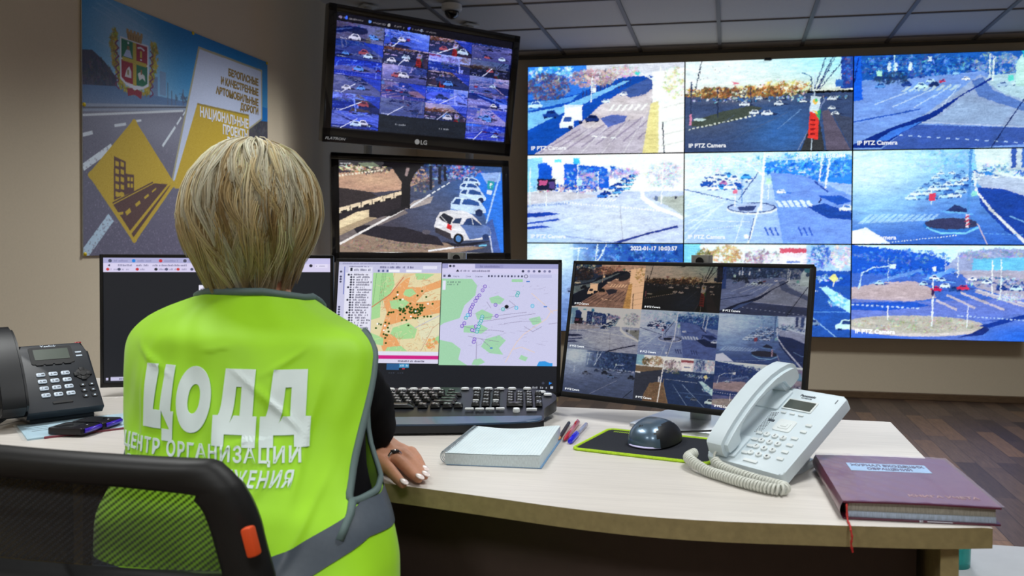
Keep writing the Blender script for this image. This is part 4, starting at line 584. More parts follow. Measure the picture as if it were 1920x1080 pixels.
# ------------------------------------------------------------------ poster on the left wall
def poster_image():
    c = Cv(440, 350, (84, 80, 96), 2, 21); c.vgrad(0, 42, (10, 100, 176), (70, 140, 196)); c.haze(14, 10, 16, 14, (96, 150, 206), .9); c.haze(40, 40, 40, 10, (150, 176, 210), .55); c.haze(22, 22, 14, 18, (150, 190, 225), .9)
    for _ in range(24): x, y = 3+c.rs.rand()*22, c.rs.rand()*20; c.line([(x, y), (x+9, y+2)], .6, (120, 166, 214), .5)
    c.poly([(0, 23), (4, 22), (9, 25), (14, 30), (15, 40), (0, 42)], (46, 46, 66)); c.clump(6, 33, 7, 8, [(40, 42, 60), (58, 56, 74), (34, 40, 62)], 160, 1.6); c.poly([(0, 36), (16, 33), (30, 33), (50, 32), (50, 36), (0, 43)], (66, 100, 150)); c.rect(34, 22, 37, 32, (96, 130, 176)); c.rect(30, 25, 33, 33, (88, 116, 160)); c.clump(46, 31, 4, 2, [(50, 60, 84)], 30, .8); c.clump(93, 38, 8, 6, [(40, 44, 60), (60, 60, 74), (80, 82, 92)], 120, 1.2); c.rect(86, 24, 100, 33, (10, 96, 184)); c.poly([(88, 32), (100, 31), (100, 42), (86, 44)], (56, 54, 62)); c.clump(94, 36, 6, 4, [(44, 48, 54), (70, 70, 74)], 60, 1.2); c.poly([(84, 40), (100, 44), (100, 52), (84, 46)], (150, 150, 152))
    for x, y in ((38, 26), (40, 29), (46, 27), (42, 30)): c.pole(x, y, x, 36, (70, 84, 110), .5)
    c.poly([(0, 43), (30, 37), (50, 33.5), (50, 36), (0, 46)], (128, 148, 176)); c.line([(0, 44.6), (50, 34)], .7, (50, 54, 66)); c.poly([(0, 46), (50, 35.5), (60, 34), (100, 46), (100, 100), (0, 100)], (92, 92, 110)); c.haze(30, 46, 40, 9, (124, 128, 150), .7); c.haze(50, 95, 60, 24, (78, 72, 96), .7)
    c.line([(0, 47.4), (46, 36.4)], .9, (190, 200, 214)); c.line([(0, 67), (12, 57.3)], 2.6, (200, 214, 230)); c.poly([(8, 60), (14, 55.8), (12, 60)], (200, 214, 230)); c.line([(0, 54.8), (4, 53.2)], 1.4, (196, 208, 224)); c.line([(13, 49), (18, 47.4)], 1.1, (196, 208, 224)); c.line([(22, 45.6), (25, 44.6)], .9, (196, 208, 224)); c.line([(0, 100), (11.4, 85)], 4, (170, 200, 228)); c.line([(35.2, 53.6), (41.8, 44.2)], 1.1, (200, 214, 230)); c.line([(42.6, 43), (45, 39.4)], .9, (200, 214, 230)); c.line([(45.8, 38.4), (47.6, 36)], .7, (200, 214, 230))
    for _ in range(2600):
        x, y = c.rs.rand()*100, 52+c.rs.rand()**.6*48; k = c.rs.rand(); c.rect(x, y, x+.5, y+.5, (70+k*70, 66+k*66, 84+k*76), .5)
    c.poly([(54.6, 5.4), (95.9, 5.2), (95.9, 30.6), (87, 37), (41.4, 71), (39.6, 68)], (150, 146, 116)); c.poly([(55.2, 6.5), (95.2, 6.1), (95.2, 30.1), (87, 36.1), (40.4, 68)], (178, 192, 226)); Y = (176, 146, 38)
    c.poly([(54, 31.2), (86.4, 30), (86.4, 60), (79.8, 67.2), (41.6, 71), (40.8, 69.4)], Y); c.poly([(54, 31.2), (86.4, 30), (86.4, 30.8), (53.6, 32)], (128, 110, 40))
    p = []
    for (x, y), (dx, dy) in (((21.8, 44.6), (1, 0)), ((41.6, 69.2), (0, 1)), ((21.5, 95), (-1, 0)), ((2, 69.4), (0, -1))):
        for a in (-1, -.5, 0, .5, 1): p.append((x+dx*a*1.6-(abs(dy)*(abs(a)**2)*1.6*(1 if x > 30 else -1)), y+dy*a*2.0+(abs(dx)*(abs(a)**2)*2.0*(1 if y < 60 else -1))))
    c.poly(p, Y); B = (74, 50, 44)
    c.poly([(12.7, 60.9), (17.8, 62.4), (17.9, 67.2), (21.5, 67.3), (21.5, 74), (12.6, 78.2)], B)
    for i in range(5):
        for j in range(2): x, y = 13.3+j*2.3, 63+i*3.0-(.0 if j else -.0); c.poly([(x, y-.4), (x+1.5, y), (x+1.5, y+1.7), (x, y+1.6)], Y)
    for i in range(2):
        for j in range(2): c.rect(18.5+j*1.5, 68.4+i*2.6, 19.5+j*1.5, 70+i*2.6, Y)
    c.poly([(13.8, 75.4), (16.4, 74.6), (16.4, 76), (13.8, 77)], Y); c.poly([(31, 69.8), (37.8, 69.5), (19.6, 90), (12.3, 80)], B); c.line([(12, 79.4), (30.4, 69.4)], .6, B); c.poly([(38.2, 70.4), (39.4, 69.6), (21.2, 92.6), (20.2, 91.2)], B)
    for a in (.12, .36, .58, .78): x, y = 15.6+(34-15.6)*a, 85-(85-70.2)*a; c.line([(x, y), (x+(18.4)*.11, y-14.8*.11)], 1.7*(1.15-a), Y)
    c.line([(13.6, 83.6), (16.6, 83)], 1, Y)
    # coat of arms
    g, rd, ye, wh = (30, 92, 66), (128, 30, 44), (166, 148, 50), (196, 204, 224); lf = [(150, 130, 36), (110, 104, 30), (172, 152, 50)]
    for sgn, x0 in ((-1, 13.2), (1, 31)):
        for k in range(9): y = 12.5+k*2.4; c.clump(x0+sgn*math.sin(k*.9)*.6+(0 if k < 6 else -sgn*(k-5)*1.2), y, 1.5, 1.5, lf, 20, 1.0)
        for k in range(6): y = 15+k*3.2; c.line([(x0-sgn*1.6, y), (x0+sgn*.6-sgn*.8, y+1.6), (x0-sgn*2, y+3.2)], .6, (92, 44, 76))
    for k in range(8): c.clump(16+k*1.6, 32.4+1.6*math.sin(k/7*3.14), 1.2, 1.3, lf, 12, .8)
    c.poly([(15.6, 13.2), (28.5, 13.2), (28.5, 30), (26, 31.6), (22, 33), (18, 31.6), (15.6, 30)], wh); c.rect(16.1, 13.8, 22, 21.4, g); c.rect(22, 13.8, 28, 21.4, rd); c.poly([(16.1, 22), (22, 22), (22, 31), (18, 30.6), (16.1, 29)], rd); c.poly([(22, 22), (28, 22), (28, 29), (26, 30.6), (22, 31)], g); c.rect(21.2, 13.8, 22.8, 31.2, ye); c.rect(16.6, 20.8, 27.6, 22.4, ye)
    c.poly([(17, 20.6), (18.4, 17.6), (20, 17.6), (21, 20.6)], (150, 168, 214)); c.rect(18.6, 16, 19.8, 17.6, (110, 90, 60)); c.ell(19.2, 14.8, .4, .5, wh); c.line([(23.4, 15.6), (25, 15), (26.6, 15.8)], .7, wh); c.rect(24.6, 16.4, 25.4, 19.2, ye); c.ell(25, 20, .5, .3, wh); c.poly([(17.6, 28.6), (18.4, 25.6), (19.6, 24), (20.6, 26), (20.6, 28.6)], (190, 190, 200)); c.rect(18.8, 25.6, 19.4, 27.6, (120, 110, 60)); c.poly([(23.4, 26), (24.6, 25), (26.6, 26), (27, 28.4), (25.6, 27.4), (24.2, 28.6)], (190, 196, 204)); c.rect(24.8, 24, 25.4, 26, (130, 90, 60))
    c.poly([(18.4, 10.2), (25.8, 10.2), (25.2, 13.4), (19, 13.4)], (140, 112, 70))
    for i in range(5): c.rect(18.4+i*1.6, 9.2, 19.4+i*1.6, 11, (150, 122, 78)); c.rect(19+i*1.2, 11.2, 19.2+i*1.2, 13.2, (90, 70, 44))
    c.poly([(18.6, 33), (21, 32.4), (22, 33.4), (23, 32.4), (25.4, 33), (25, 36), (22.6, 35), (21.4, 35), (19, 36)], (120, 34, 46)); c.noise(4, 2); return c.out()
PWD, PHT = 1.324, 1.048
t = thing('poster', 'large road poster with a yellow diamond sign and coat of arms on left wall', 'poster', (XL+.006, 3.53, 1.582), R(90))
picture('print', np.power(poster_image(), .82), PWD, PHT, attr_mat('poster_print', 0, .35, .35), t, T(0, -.0025, 0))
b = NB(); box(b, (0, 0, 0), (PWD, .003, PHT)); obj('sheet', b, mat('poster_sheet', (200, 204, 210), .5), t, False)
def pxy(x, y): return T(PWD*(x/100-.5), -.0032, PHT*(.5-y/100)) @ XZ
b = NB(); b2 = NB(); M_GOLD = mat('gold_print', (140, 116, 50), .4); M_WPRINT = mat('white_print', (220, 226, 240), .4)
for s, y, w_ in (('БЕЗОПАСНЫЕ', 13.9, 21.2), ('И КАЧЕСТВЕННЫЕ', 19.0, 27.6), ('АВТОМОБИЛЬНЫЕ', 24.2, 28.2), ('ДОРОГИ', 28.6, 12.8)):
    text(b, s, .049, pxy(93.2, y), align='RIGHT', sx=w_/100*PWD/(.049*.72*len(s)), bold=.045)
for s, y, w_ in (('НАЦИОНАЛЬНЫЕ', 36.9, 31.6), ('ПРОЕКТЫ', 42.4, 18), ('РОССИИ', 47.9, 14.6)):
    text(b2, s, .064, pxy(86, y), align='RIGHT', sx=w_/100*PWD/(.064*.74*len(s)), bold=.03)
obj('gold_lettering', b, M_GOLD, t, False); obj('white_lettering', b2, M_WPRINT, t, False)
M_PIN = mat('yellow_tape', (206, 186, 40), .4)
for x, z in ((-.655, -.518), (-.655, .07), (.655, .518), (.02, .52), (.06, -.518)):
    b = NB(); lathe(b, [(0, 0), (.008, 0), (.008, .003), (.004, .006), (0, .007)], 14, T(x, -.0025, z) @ RX(R(90))); obj('pin', b, M_PIN, t)
# ------------------------------------------------------------------ desks
def desk_mat(name, c):
    return mat(name, c, .38, var=.07, scale=7, stretch=(1.2, 26, 26), spec=.45)
M_DESK = desk_mat('pale_maple', (208, 203, 197)); M_EDGE = mat('edge_band', (150, 136, 96), .5, var=.12, scale=90); M_DARK = mat('dark_panel', (64, 50, 46), .6, var=.06, scale=30)
EDGE = [(.319, 1.082), (.247, 1.066), (.126, 1.052), (-.042, 1.039), (-.179, 1.05), (-.332, 1.083), (-.472, 1.113), (-.62, 1.143), (-.76, 1.165), (-.92, 1.175), (-1.1, 1.17), (-1.34, 1.14)]
EDGE = [tuple(p[:2]) for p in smooth_path([(x, y, 0) for x, y in EDGE], 4)]
def desk_top(pts, root, loc):
    p = [(x-loc[0], y-loc[1]) for x, y in pts]; b = NB(); prism(b, p, DZ-.026, DZ, bev=.0015, seg=1); bmesh.ops.recalc_face_normals(b, faces=b.faces[:])
    for f in b.faces: f.material_index = 0 if f.normal.z > .5 else 1
    return obj('desktop', b, [M_DESK, M_EDGE], root, False)
t = thing('desk', 'pale maple corner desk with a curved front edge and dark panel below', 'desk', (-.4, 1.5, 0)); DL = (-.4, 1.5)
desk_top(EDGE+[(-1.341, 1.885), (-.40, 1.935), (-.40, 1.728), (.315, 1.712)], t, DL)
b = NB(); fr = [(x, y+.09) for x, y in EDGE if -.525 < x < .26]; prism(b, [(x+.4, y-1.5) for x, y in fr]+[(x+.4, y+.018-1.5) for x, y in fr[::-1]], .12, DZ-.026); obj('front_panel', b, M_DARK, t, False)
b = NB(); box(b, (.672, -.1, (DZ-.026)/2), (.022, .62, DZ-.026), .001, mi=0); obj('side_panel', b, [M_EDGE], t, False)
b = NB(); box(b, (-.925, .18, (DZ-.026)/2), (.022, .36, DZ-.026), .001); obj('side_panel', b, [M_EDGE], t, False)
b = NB(); box(b, (-.1, .2, .42), (1.5, .018, .6)); obj('back_panel', b, M_DARK, t, False)
t = thing('desk', 'pale side desk carrying the black desk phone, butted against the corner desk', 'desk', (-1.8, 1.5, 0))
desk_top([(-1.3435, 1.14), (-1.3435, 1.885), (-1.58, 1.864), (-2.3, 1.73), (-2.3, .95)], t, (-1.8, 1.5))
b = NB(); box(b, (.44, .03, (DZ-.026)/2), (.022, .6, DZ-.026), .001); obj('side_panel', b, [M_EDGE], t, False)
b = NB(); box(b, (-.47, -.15, (DZ-.026)/2), (.022, .6, DZ-.026), .001); obj('side_panel', b, [M_EDGE], t, False)
# ------------------------------------------------------------------ monitors on the desks
M_ALU = mat('brushed_silver', (190, 196, 204), .32, .75, var=.05, scale=60, stretch=(1, 30, 1)); M_THIN = mat('monitor_black', (18, 18, 20), .4)
MW = .502
def monitor(name_label, pc, yaw, tilt, h, img, base=None, hole=True, dcol=0):
    cx, cy, cz = pc; t = thing('monitor', name_label, 'monitor', (cx, cy, DZ), R(yaw), 'monitors on the desks'); M = T(0, 0, cz-DZ) @ RX(R(-tilt))
    b = NB(); prism(b, rrect(MW, h, .006), 0, .012, M @ T(0, .012, 0) @ RX(R(90)), bev=.002); prism(b, rrect(MW*.8, h*.72, .02), 0, .028, M @ T(0, .04, 0) @ RX(R(90)), bev=.012); obj('casing', b, M_THIN, t)
    bz, bb = .0075, .011; b = NB()
    for z0, z1, x0, x1 in ((h/2-bz, h/2, -MW/2, MW/2), (-h/2, -h/2+bb, -MW/2, MW/2), (-h/2, h/2, -MW/2, -MW/2+bz), (-h/2, h/2, MW/2-bz, MW/2)): box(b, ((x0+x1)/2, -.001, (z0+z1)/2), (x1-x0, .004, z1-z0), .0012)
    obj('bezel', b, M_THIN, t, True, None, M)
    scr = picture('screen', img, MW-2*bz, h-bz-bb, M_SCREEN, t, M @ T(0, -.0012, (bb-bz)/2))
    off = M @ Vector((0, .04, 0)); top = cz-DZ+h/2*math.cos(R(tilt))+.014; ycol = .075
    b = NB(); prism(b, rrect(.042, .02, .008), .006, top, T(dcol, ycol+.0, 0)); box(b, (dcol, ycol-.02, cz-DZ), (.08, .03, .08), .006); obj('stand_column', b, M_ALU, t)
    if hole: b = NB(); lathe(b, [(0, 0), (.008, 0), (.008, .003), (0, .003)], 20, T(dcol, ycol-.0095, top-.012) @ RX(R(90))); obj('cable_hole', b, M_MATTE, t)
    b = NB(); w_, d_, oy = (.2, .175, .035) if base is None else base; prism(b, rrect(w_, d_, .008), 0, .006, T(dcol, oy, 0), bev=.0015); obj('stand_base', b, M_ALU, t)
    return t, M, scr
t, M, s = monitor('left slim black monitor with a browser strip above a nearly black page', (-1.1446, 1.7168, .9299), 20.4, 0, .2976, browser_image(), (.18, .12, .06), False)
t, M, s = monitor('middle slim black monitor showing an orange map beside a lavender map', (-.6085, 1.7303, .9256), 8, 9.5, .2976, maps_image(), (.2, .13, .06), True, .01)
SW, SH = MW-.015, .2976-.0185
def mon_text(bm, s_, x, y, size, M, mi=0, **k): text(bm, s_, size, M @ T(SW*(x/100-.5), -.0016, SH*(.5-y/100)+.0018) @ XZ, mi, 'LEFT', extrude=0, **k)
b = NB()
for s_, x, y in (('Карта', 52.6, 11.6), ('Слои', 58.2, 11.6), ('Основы', 62.4, 11.6)): mon_text(b, s_, x, y, .0046, M)
obj('menu_lettering', b, mat('ui_text', (70, 70, 100), .5, emit=.9), t, False)
mos = np.zeros((PH*3//1, PW*3, 3), np.float32)
TI = [((1.16, .92, .72), .72, 2.1), ((1.08, .92, .8), .56, 2.0), ((1.02, .98, 1.0), .72, 1.4), ((1.03, 1.0, .98), .68, 1.9), ((1.0, .98, 1.06), .68, 1.9), ((.98, .98, 1.08), .72, 1.4), ((1.0, 1.0, 1.04), .72, 1.4), ((1.05, 1.0, .96), .85, 1.5), ((1.06, .98, .98), .78, 1.5)]
for i in range(9):
    f = graded(FEEDS[i], *TI[i]); 
    if i in (5, 6, 7, 8, 3, 4): f = f*.8+FEEDS[i]*.12
    mos[(i//3)*PH:(i//3+1)*PH, (i % 3)*PW:(i % 3+1)*PW] = f
mos = mos[::1, ::1]; mos = mos.reshape(PH*3//1, PW*3, 3)
k2 = mos[:PH*3//2*2, :PW*3//2*2].reshape(PH*3//2, 2, PW*3//2, 2, 3).mean((1, 3))
t, M, s = monitor('right slim black monitor tiled with nine street views, tilted beside the white phone', (-.0962, 1.5721, .9351), -22.57, 11.2, .279, k2, (.195, .165, .042), True, .015)
SH = .279-.0185
for i in (0, 1, 2, 3, 4, 6, 7, 8): b = NB(); text(b, 'IP PTZ Camera', .0055, M @ T(SW*((i % 3)/3-.5+.012), -.0016, SH*(.5-(i//3+.955)/3)+.0018) @ XZ, 0, 'LEFT', extrude=0); obj('caption_text', b, M_CAPTION, t, False)
# ------------------------------------------------------------------ things on the desks
M_KB = mat('keyboard_black', (24, 27, 33), .35, var=.1); M_KEY = mat('key_black', (17, 18, 21), .3, spec=.6); M_PALM = mat('palm_rest_blue', (62, 88, 118), .3, var=.06, coat=.3)
M_SILV = mat('silver_button', (236, 240, 242), .35, .1); M_LEG = mat('key_legend', (214, 218, 222), .5)
t = thing('keyboard', 'wide black multimedia keyboard with silver buttons and a blue grey palm rest', 'keyboard', (-.566, 1.53, DZ), R(14.5))
KO = [(-.236, -.105), (-.12, -.118), (.0, -.121), (.12, -.117), (.205, -.104), (.214, -.07), (.217, -.03), (.232, .0), (.243, .03), (.238, .062), (.21, .088), (.14, .1), (0, .108), (-.14, .1), (-.21, .088), (-.24, .06), (-.24, .0), (-.23, -.06)]
KO = [(p.x, p.y) for p in smooth_path([(x, y, 0) for x, y in KO], 3, True)]
def kz(y): return .019+.016*(y+.12)/.23
b = NB(); prism(b, KO, .003, .014); 
for v in b.verts:
    if v.co.z > .01: v.co.z = kz(v.co.y)-.003
obj('body', b, M_KB, t)
b = NB(); fr = [p for p in KO if p[1] < -.058]; fr.sort(); pl = [(x, y) for x, y in fr]
pr = [(x*.985, y*.985) for x, y in pl]+[(.2, -.062), (.05, -.056), (-.05, -.056), (-.215, -.06)]
prism(b, pr, .006, .0195, bev=.003); obj('palm_rest', b, M_PALM, t)
keys = NB(); leg = NB(); kr = random.Random(4)
def key(x, y, w, d=.0125, h=.0075):
    z = kz(y); g = box(keys, (x, y, z+h/2-.002), (w-.0025, d, h), .0012, seg=1)
    for v in g:
        if v.co.z > z+h/2: v.co.x = x+(v.co.x-x)*.8; v.co.y = y+.0008+(v.co.y-y)*.8
    if w < .03: box(leg, (x-w*.12, y+.0022, z+h-.0018), (w*.22, .0026, .0004)); box(leg, (x+w*.15, y-.0018, z+h-.0018), (w*.16, .002, .0004))
for i in range(13):
    if i not in (4,): key(-.215+i*.0206, .066, .0185, .008)
for r_, (x0, n) in enumerate(((-.215, 13), (-.207, 12), (-.202, 11), (-.197, 10))):
    for i in range(n): key(x0+i*.019, .049-r_*.0165, .0178)
key(.038, .049, .034); key(.033, .0325, .03); key(.03, .016, .038); key(.022, -.0005, .05)
for x, w in ((-.212, .022), (-.188, .022), (-.164, .022), (-.09, .118), (-.016, .022), (.008, .022), (.031, .022), (.052, .02)): key(x, -.019, w, .0155)
for i in range(3):
    key(.084+i*.0195, .066, .0175, .008)
    for j in range(2): key(.084+i*.0195, .047-j*.0165, .0175)
for x, y in ((.1035, .006), (.084, -.012), (.1035, -.012), (.123, -.012)): key(x, y, .0185, .014)
for i in range(4):
    for j in range(4):
        if not (i == 3 and j in (1, 3)): key(.151+i*.0185, .05-j*.0165, .0168)
key(.160, -.016, .035); key(.188, -.016, .0168); key(.2065, -.012, .0168, .026)
tag(obj('keys', keys, M_KEY, t), kind='stuff'); tag(obj('key_legends', leg, M_LEG, t, False), kind='stuff')
sv = NB()
for x in (-.205, -.18, -.115, -.092, -.069, -.046, -.023, 0, .058, .082, .106, .13, .154, .185): lathe(sv, [(0, .0022), (.0072, .0016), (.0085, 0), (.0085, -.002)], 20, T(x, .083+.006*math.cos(x*6), kz(.083)+.001) @ Matrix.Diagonal((1, .62, 1, 1)))
for x, y in ((.214, .062), (.226, .046)): lathe(sv, [(0, .0022), (.0072, .0016), (.0085, 0), (.0085, -.002)], 20, T(x, y, kz(y)+.001) @ Matrix.Diagonal((1, .7, 1, 1)))
for i in range(4): box(sv, (.074+i*.0195, -.04-.0025*math.sin((i+.5)/4*3.14), kz(-.04)+.001), (.017, .0065, .005), .002)
for x in (.084, .123): box(sv, (x, .008, kz(.005)+.002), (.012, .004, .004), .0015)
lathe(sv, [(0, .004), (.006, .003), (.0068, 0), (.0068, -.004)], 14, T(.163, -.046, kz(-.046)+.0005)); prism(sv, rrect(.02, .0065, .003), 0, .004, T(.192, -.046, kz(-.046)-.001), bev=.001); box(sv, (-.16, -.05, kz(-.05)), (.012, .005, .004), .0015)
tag(obj('silver_buttons', sv, M_SILV, t), kind='stuff')
for c_ in t.children: c_.matrix_local = T(0, -.118, .0015) @ RX(R(4)) @ T(0, .118, 0)
# spiral notebook
M_PAPER = mat('squared_paper', (226, 238, 242), .7, var=.02); M_GRIDL = mat('squared_lines', (176, 204, 216), .7); M_WIRE = mat('spiral_wire', (150, 164, 176), .35, .5)
t = thing('notebook', 'spiral notebook of squared paper lying open-topped in front of the keyboard', 'notebook', (-.363, 1.331, DZ+.0003), R(2.5))
NW, ND = .15, .2
def page_z(x, y): return .0185+.004*math.exp(-((x-.075)/.04)**2)*(.4+.9*(y/ND+.5))-.0035*math.exp(-((x+.02)/.05)**2)*(y/ND+.5)+.002*math.sin(y*30)*.3
def nb_block(z0, z1f, name, m, dx=0):
    b = NB(); n1, n2 = 22, 20
    top = grid(b, lambda u, v: (-NW/2+NW*u+dx, -ND/2+ND*v, z1f(-NW/2+NW*u, -ND/2+ND*v)), n1, n2); bot = grid(b, lambda u, v: (-NW/2+NW*u+dx, -ND/2+ND*v, z0), n1, n2)
    for i in range(n1-1): b.faces.new((bot[i][0], bot[i+1][0], top[i+1][0], top[i][0])); b.faces.new((top[i][-1], top[i+1][-1], bot[i+1][-1], bot[i][-1]))
    for j in range(n2-1): b.faces.new((top[0][j], top[0][j+1], bot[0][j+1], bot[0][j])); b.faces.new((bot[-1][j], bot[-1][j+1], top[-1][j+1], top[-1][j]))
    return obj(name, b, m, t)
m = mat('page_edges', (206, 220, 226), .7, var=.14, scale=30, stretch=(30, 30, 6)); nb_block(.0012, lambda x, y: page_z(x, y)-.0006, 'pages', m)
nb_block(0, lambda x, y: .0012, 'back_cover', mat('blue_cover', (110, 150, 190), .5), .003)
b = NB(); grid(b, lambda u, v: (-NW/2+NW*u, -ND/2+ND*v, page_z(-NW/2+NW*u, -ND/2+ND*v)+.0004), 24, 22); obj('top_page', b, M_PAPER, t)
b = NB()
for k in range(1, 30):
    x = -NW/2+NW*k/30; pts = [(x, -ND/2+ND*j/16) for j in range(17)]
    for (x0, y0), (x1, y1) in zip(pts, pts[1:]): q = [b.verts.new((xx, yy, page_z(xx, yy)+.0007)) for xx, yy in ((x0-.0002, y0), (x0+.0002, y0), (x1+.0002, y1), (x1-.0002, y1))]; b.faces.new(q)
for k in range(1, 44):
    y = -ND/2+ND*k/44; pts = [(-NW/2+NW*j/16, y) for j in range(17)]
    for (x0, y0), (x1, y1) in zip(pts, pts[1:]): q = [b.verts.new((xx, yy, page_z(xx, yy)+.0007)) for xx, yy in ((x0, y0-.0002), (x1, y1-.0002), (x1, y1+.0002), (x0, y0+.0002))]; b.faces.new(q)
tag(obj('page_lines', b, M_GRIDL, t, False), kind='stuff')
b = NB(); tube(b, [(-NW/2-.002+.0075*math.cos(a), -ND/2+.006+(ND-.012)*a/(2*math.pi*27), max(.0012, .0108+.0098*math.sin(a))) for a in [2*math.pi*27*i/(27*14) for i in range(27*14+1)]], .0007, 5); obj('spiral', b, M_WIRE, t, 'all')
# pencil and pens beside it
def pen_thing(name, label, cat, a, bb): 
    d = Vector(bb)-Vector(a); t = thing(name, label, cat, a, math.atan2(d.y, d.x)-math.pi/2); return t, d.length
t, L_ = pen_thing('pencil', 'black pencil with a sharpened wooden tip beside the notebook', 'pencil', (-.2915, 1.409, DZ+.0042), (-.3, 1.552, DZ+.0042))
b = NB(); lathe(b, [(0, .017), (.0036, .0175), (.0036, L_-.006), (.0036, L_), (0, L_)], 6, RX(R(-90))); obj('body', b, mat('pencil_black', (30, 27, 28), .4), t, False)
b = NB(); lathe(b, [(.0011, .004), (.0036, .0175), (0, .0176)], 10, RX(R(-90))); obj('wood_tip', b, mat('bare_wood', (206, 160, 110), .7), t); b = NB(); lathe(b, [(0, 0), (.0011, .004)], 8, RX(R(-90))); obj('lead', b, mat('lead', (60, 60, 64), .4), t)
t, L_ = pen_thing('pen', 'red ballpoint pen lying between pencil and blue capped pen', 'pen', (-.2805, 1.411, DZ+.0046), (-.2845, 1.565, DZ+.0046))
M_RED = mat('red_plastic', (186, 36, 40), .25, coat=.3); b = NB(); lathe(b, [(0, 0), (.0016, .001), (.0042, .014), (.0045, .03), (.0045, L_-.004), (.0025, L_), (0, L_)], 14, RX(R(-90))); obj('barrel', b, M_RED, t)
b = NB(); box(b, (0, L_-.02, .0052), (.003, .034, .0015), .0006); obj('clip', b, M_RED, t)
t, L_ = pen_thing('pen', 'clear ballpoint pen with a bright blue cap beside the mouse mat', 'pen', (-.2685, 1.398, DZ+.0052), (-.2645, 1.545, DZ+.0052))
b = NB(); lathe(b, [(.0038, .05), (.0038, L_-.003), (.0028, L_), (0, L_)], 12, RX(R(-90))); obj('barrel', b, mat('clear_plastic', (176, 180, 214), .1, trans=.6, alpha=.75), t)
b = NB(); lathe(b, [(0, 0), (.004, .0015), (.005, .01), (.005, .058), (.0046, .06), (0, .06)], 14, RX(R(-90))); obj('cap', b, mat('blue_cap', (28, 24, 226), .3, coat=.3), t); b = NB(); box(b, (0, .04, .0058), (.003, .036, .0016), .0006); obj('clip', b, MATS['blue_cap'], t)
# mouse mat and mouse
M_LIME = mat('lime_stitching', (176, 214, 40), .7, var=.12, scale=300, bump=.2)
t = thing('mouse_mat', 'black mouse mat with a lime green stitched border', 'mouse mat', (-.124, 1.414, DZ), R(-14))
b = NB(); prism(b, rrect(.232, .164, .012), 0, .0028); obj('cloth', b, mat('mat_black', (22, 26, 36), .85, var=.1, scale=300, bump=.1), t, False)
b = NB(); pt = rrect(.233, .165, .012, 6); P2 = []
for i, (p, q) in enumerate(zip(pt, pt[1:]+pt[:1])):
    n = max(1, int(math.hypot(q[0]-p[0], q[1]-p[1])/.0012))
    for j in range(n): P2.append((p[0]+(q[0]-p[0])*j/n, p[1]+(q[1]-p[1])*j/n, .0024))
tube(b, P2, [.0030 if i % 2 else .0024 for i in range(len(P2))], 6, True); obj('stitched_border', b, M_LIME, t)
b = NB(); text(b, 'EXCT', .011, T(-.065, .062, .0029), align='LEFT', shear=.3, bold=.03)
for i in range(9): box(b, (-.1+i*.0035, .066, .003), (.0012, .008, .0003))
obj('print', b, M_LIME, t, False)
M_MOUSE = mat('mouse_graphite', (92, 114, 134), .3, .55, var=.04, coat=.5); M_MSIDE = mat('mouse_side', (22, 24, 28), .45)
t = thing('computer_mouse', 'graphite computer mouse on the lime edged mouse mat', 'mouse', (-.122, 1.432, DZ+.003), R(-24))
def mouse_pt(u, v):
    th = 2*math.pi*u; ph = v*math.pi/2; cx = math.copysign(abs(math.cos(th))**.8, math.cos(th)); cy = math.copysign(abs(math.sin(th))**.8, math.sin(th))
    y = .058*cy*math.cos(ph)**.65; x = .035*cx*math.cos(ph)**.65*(1-.12*(y/.058))+.004*math.sin(ph); z = .003+.041*math.sin(ph)**.8*(1-.35*max(0, y/.058)-.12*max(0, -y/.058))
    x += .004*(1-math.sin(ph))*cx; return (x-.006*math.sin(ph), y, z)
b = NB(); grid(b, mouse_pt, 48, 16, closed=True); bmesh.ops.remove_doubles(b, verts=b.verts[:], dist=1e-5)
bmesh.ops.recalc_face_normals(b, faces=b.faces[:])
for f in b.faces:
    c_ = f.calc_center_median(); f.material_index = 1 if (c_.x > .021 and c_.y > -.045) or c_.x < -.034 else 0
obj('shell', b, [M_MOUSE, M_MSIDE], t)
b = NB(); prism(b, [(x*.034+0, y*.057) for x, y in [(math.copysign(abs(math.cos(a))**.8, math.cos(a)), math.copysign(abs(math.sin(a))**.8, math.sin(a))) for a in [2*math.pi*i/40 for i in range(40)]]], 0, .0032); obj('base', b, M_MSIDE, t, False)
b = NB(); tube(b, [(.040*math.copysign(abs(math.cos(R(a)))**.8, math.cos(R(a)))*.96, .0585*-abs(math.sin(R(a)))**.8, .0035) for a in range(40, 141, 5)], .0014, 6); obj('light_strip', b, mat('pale_strip', (205, 200, 240), .25, emit=.35), t)
b = NB(); text(b, 'H', .009, T(-.008, -.044, .0315) @ RX(R(40)), bold=.05, extrude=.0005); obj('badge', b, M_MATTE, t, False)
b = NB(); tube(b, smooth_path([(.0, .055, .008), (.02, .085, .006), (.055, .12, .0065), (.085, .165, .0075), (.10, .21, .006), (.13, .28, -.001)], 6), .0019, 7); obj('cable', b, M_MSIDE, t)
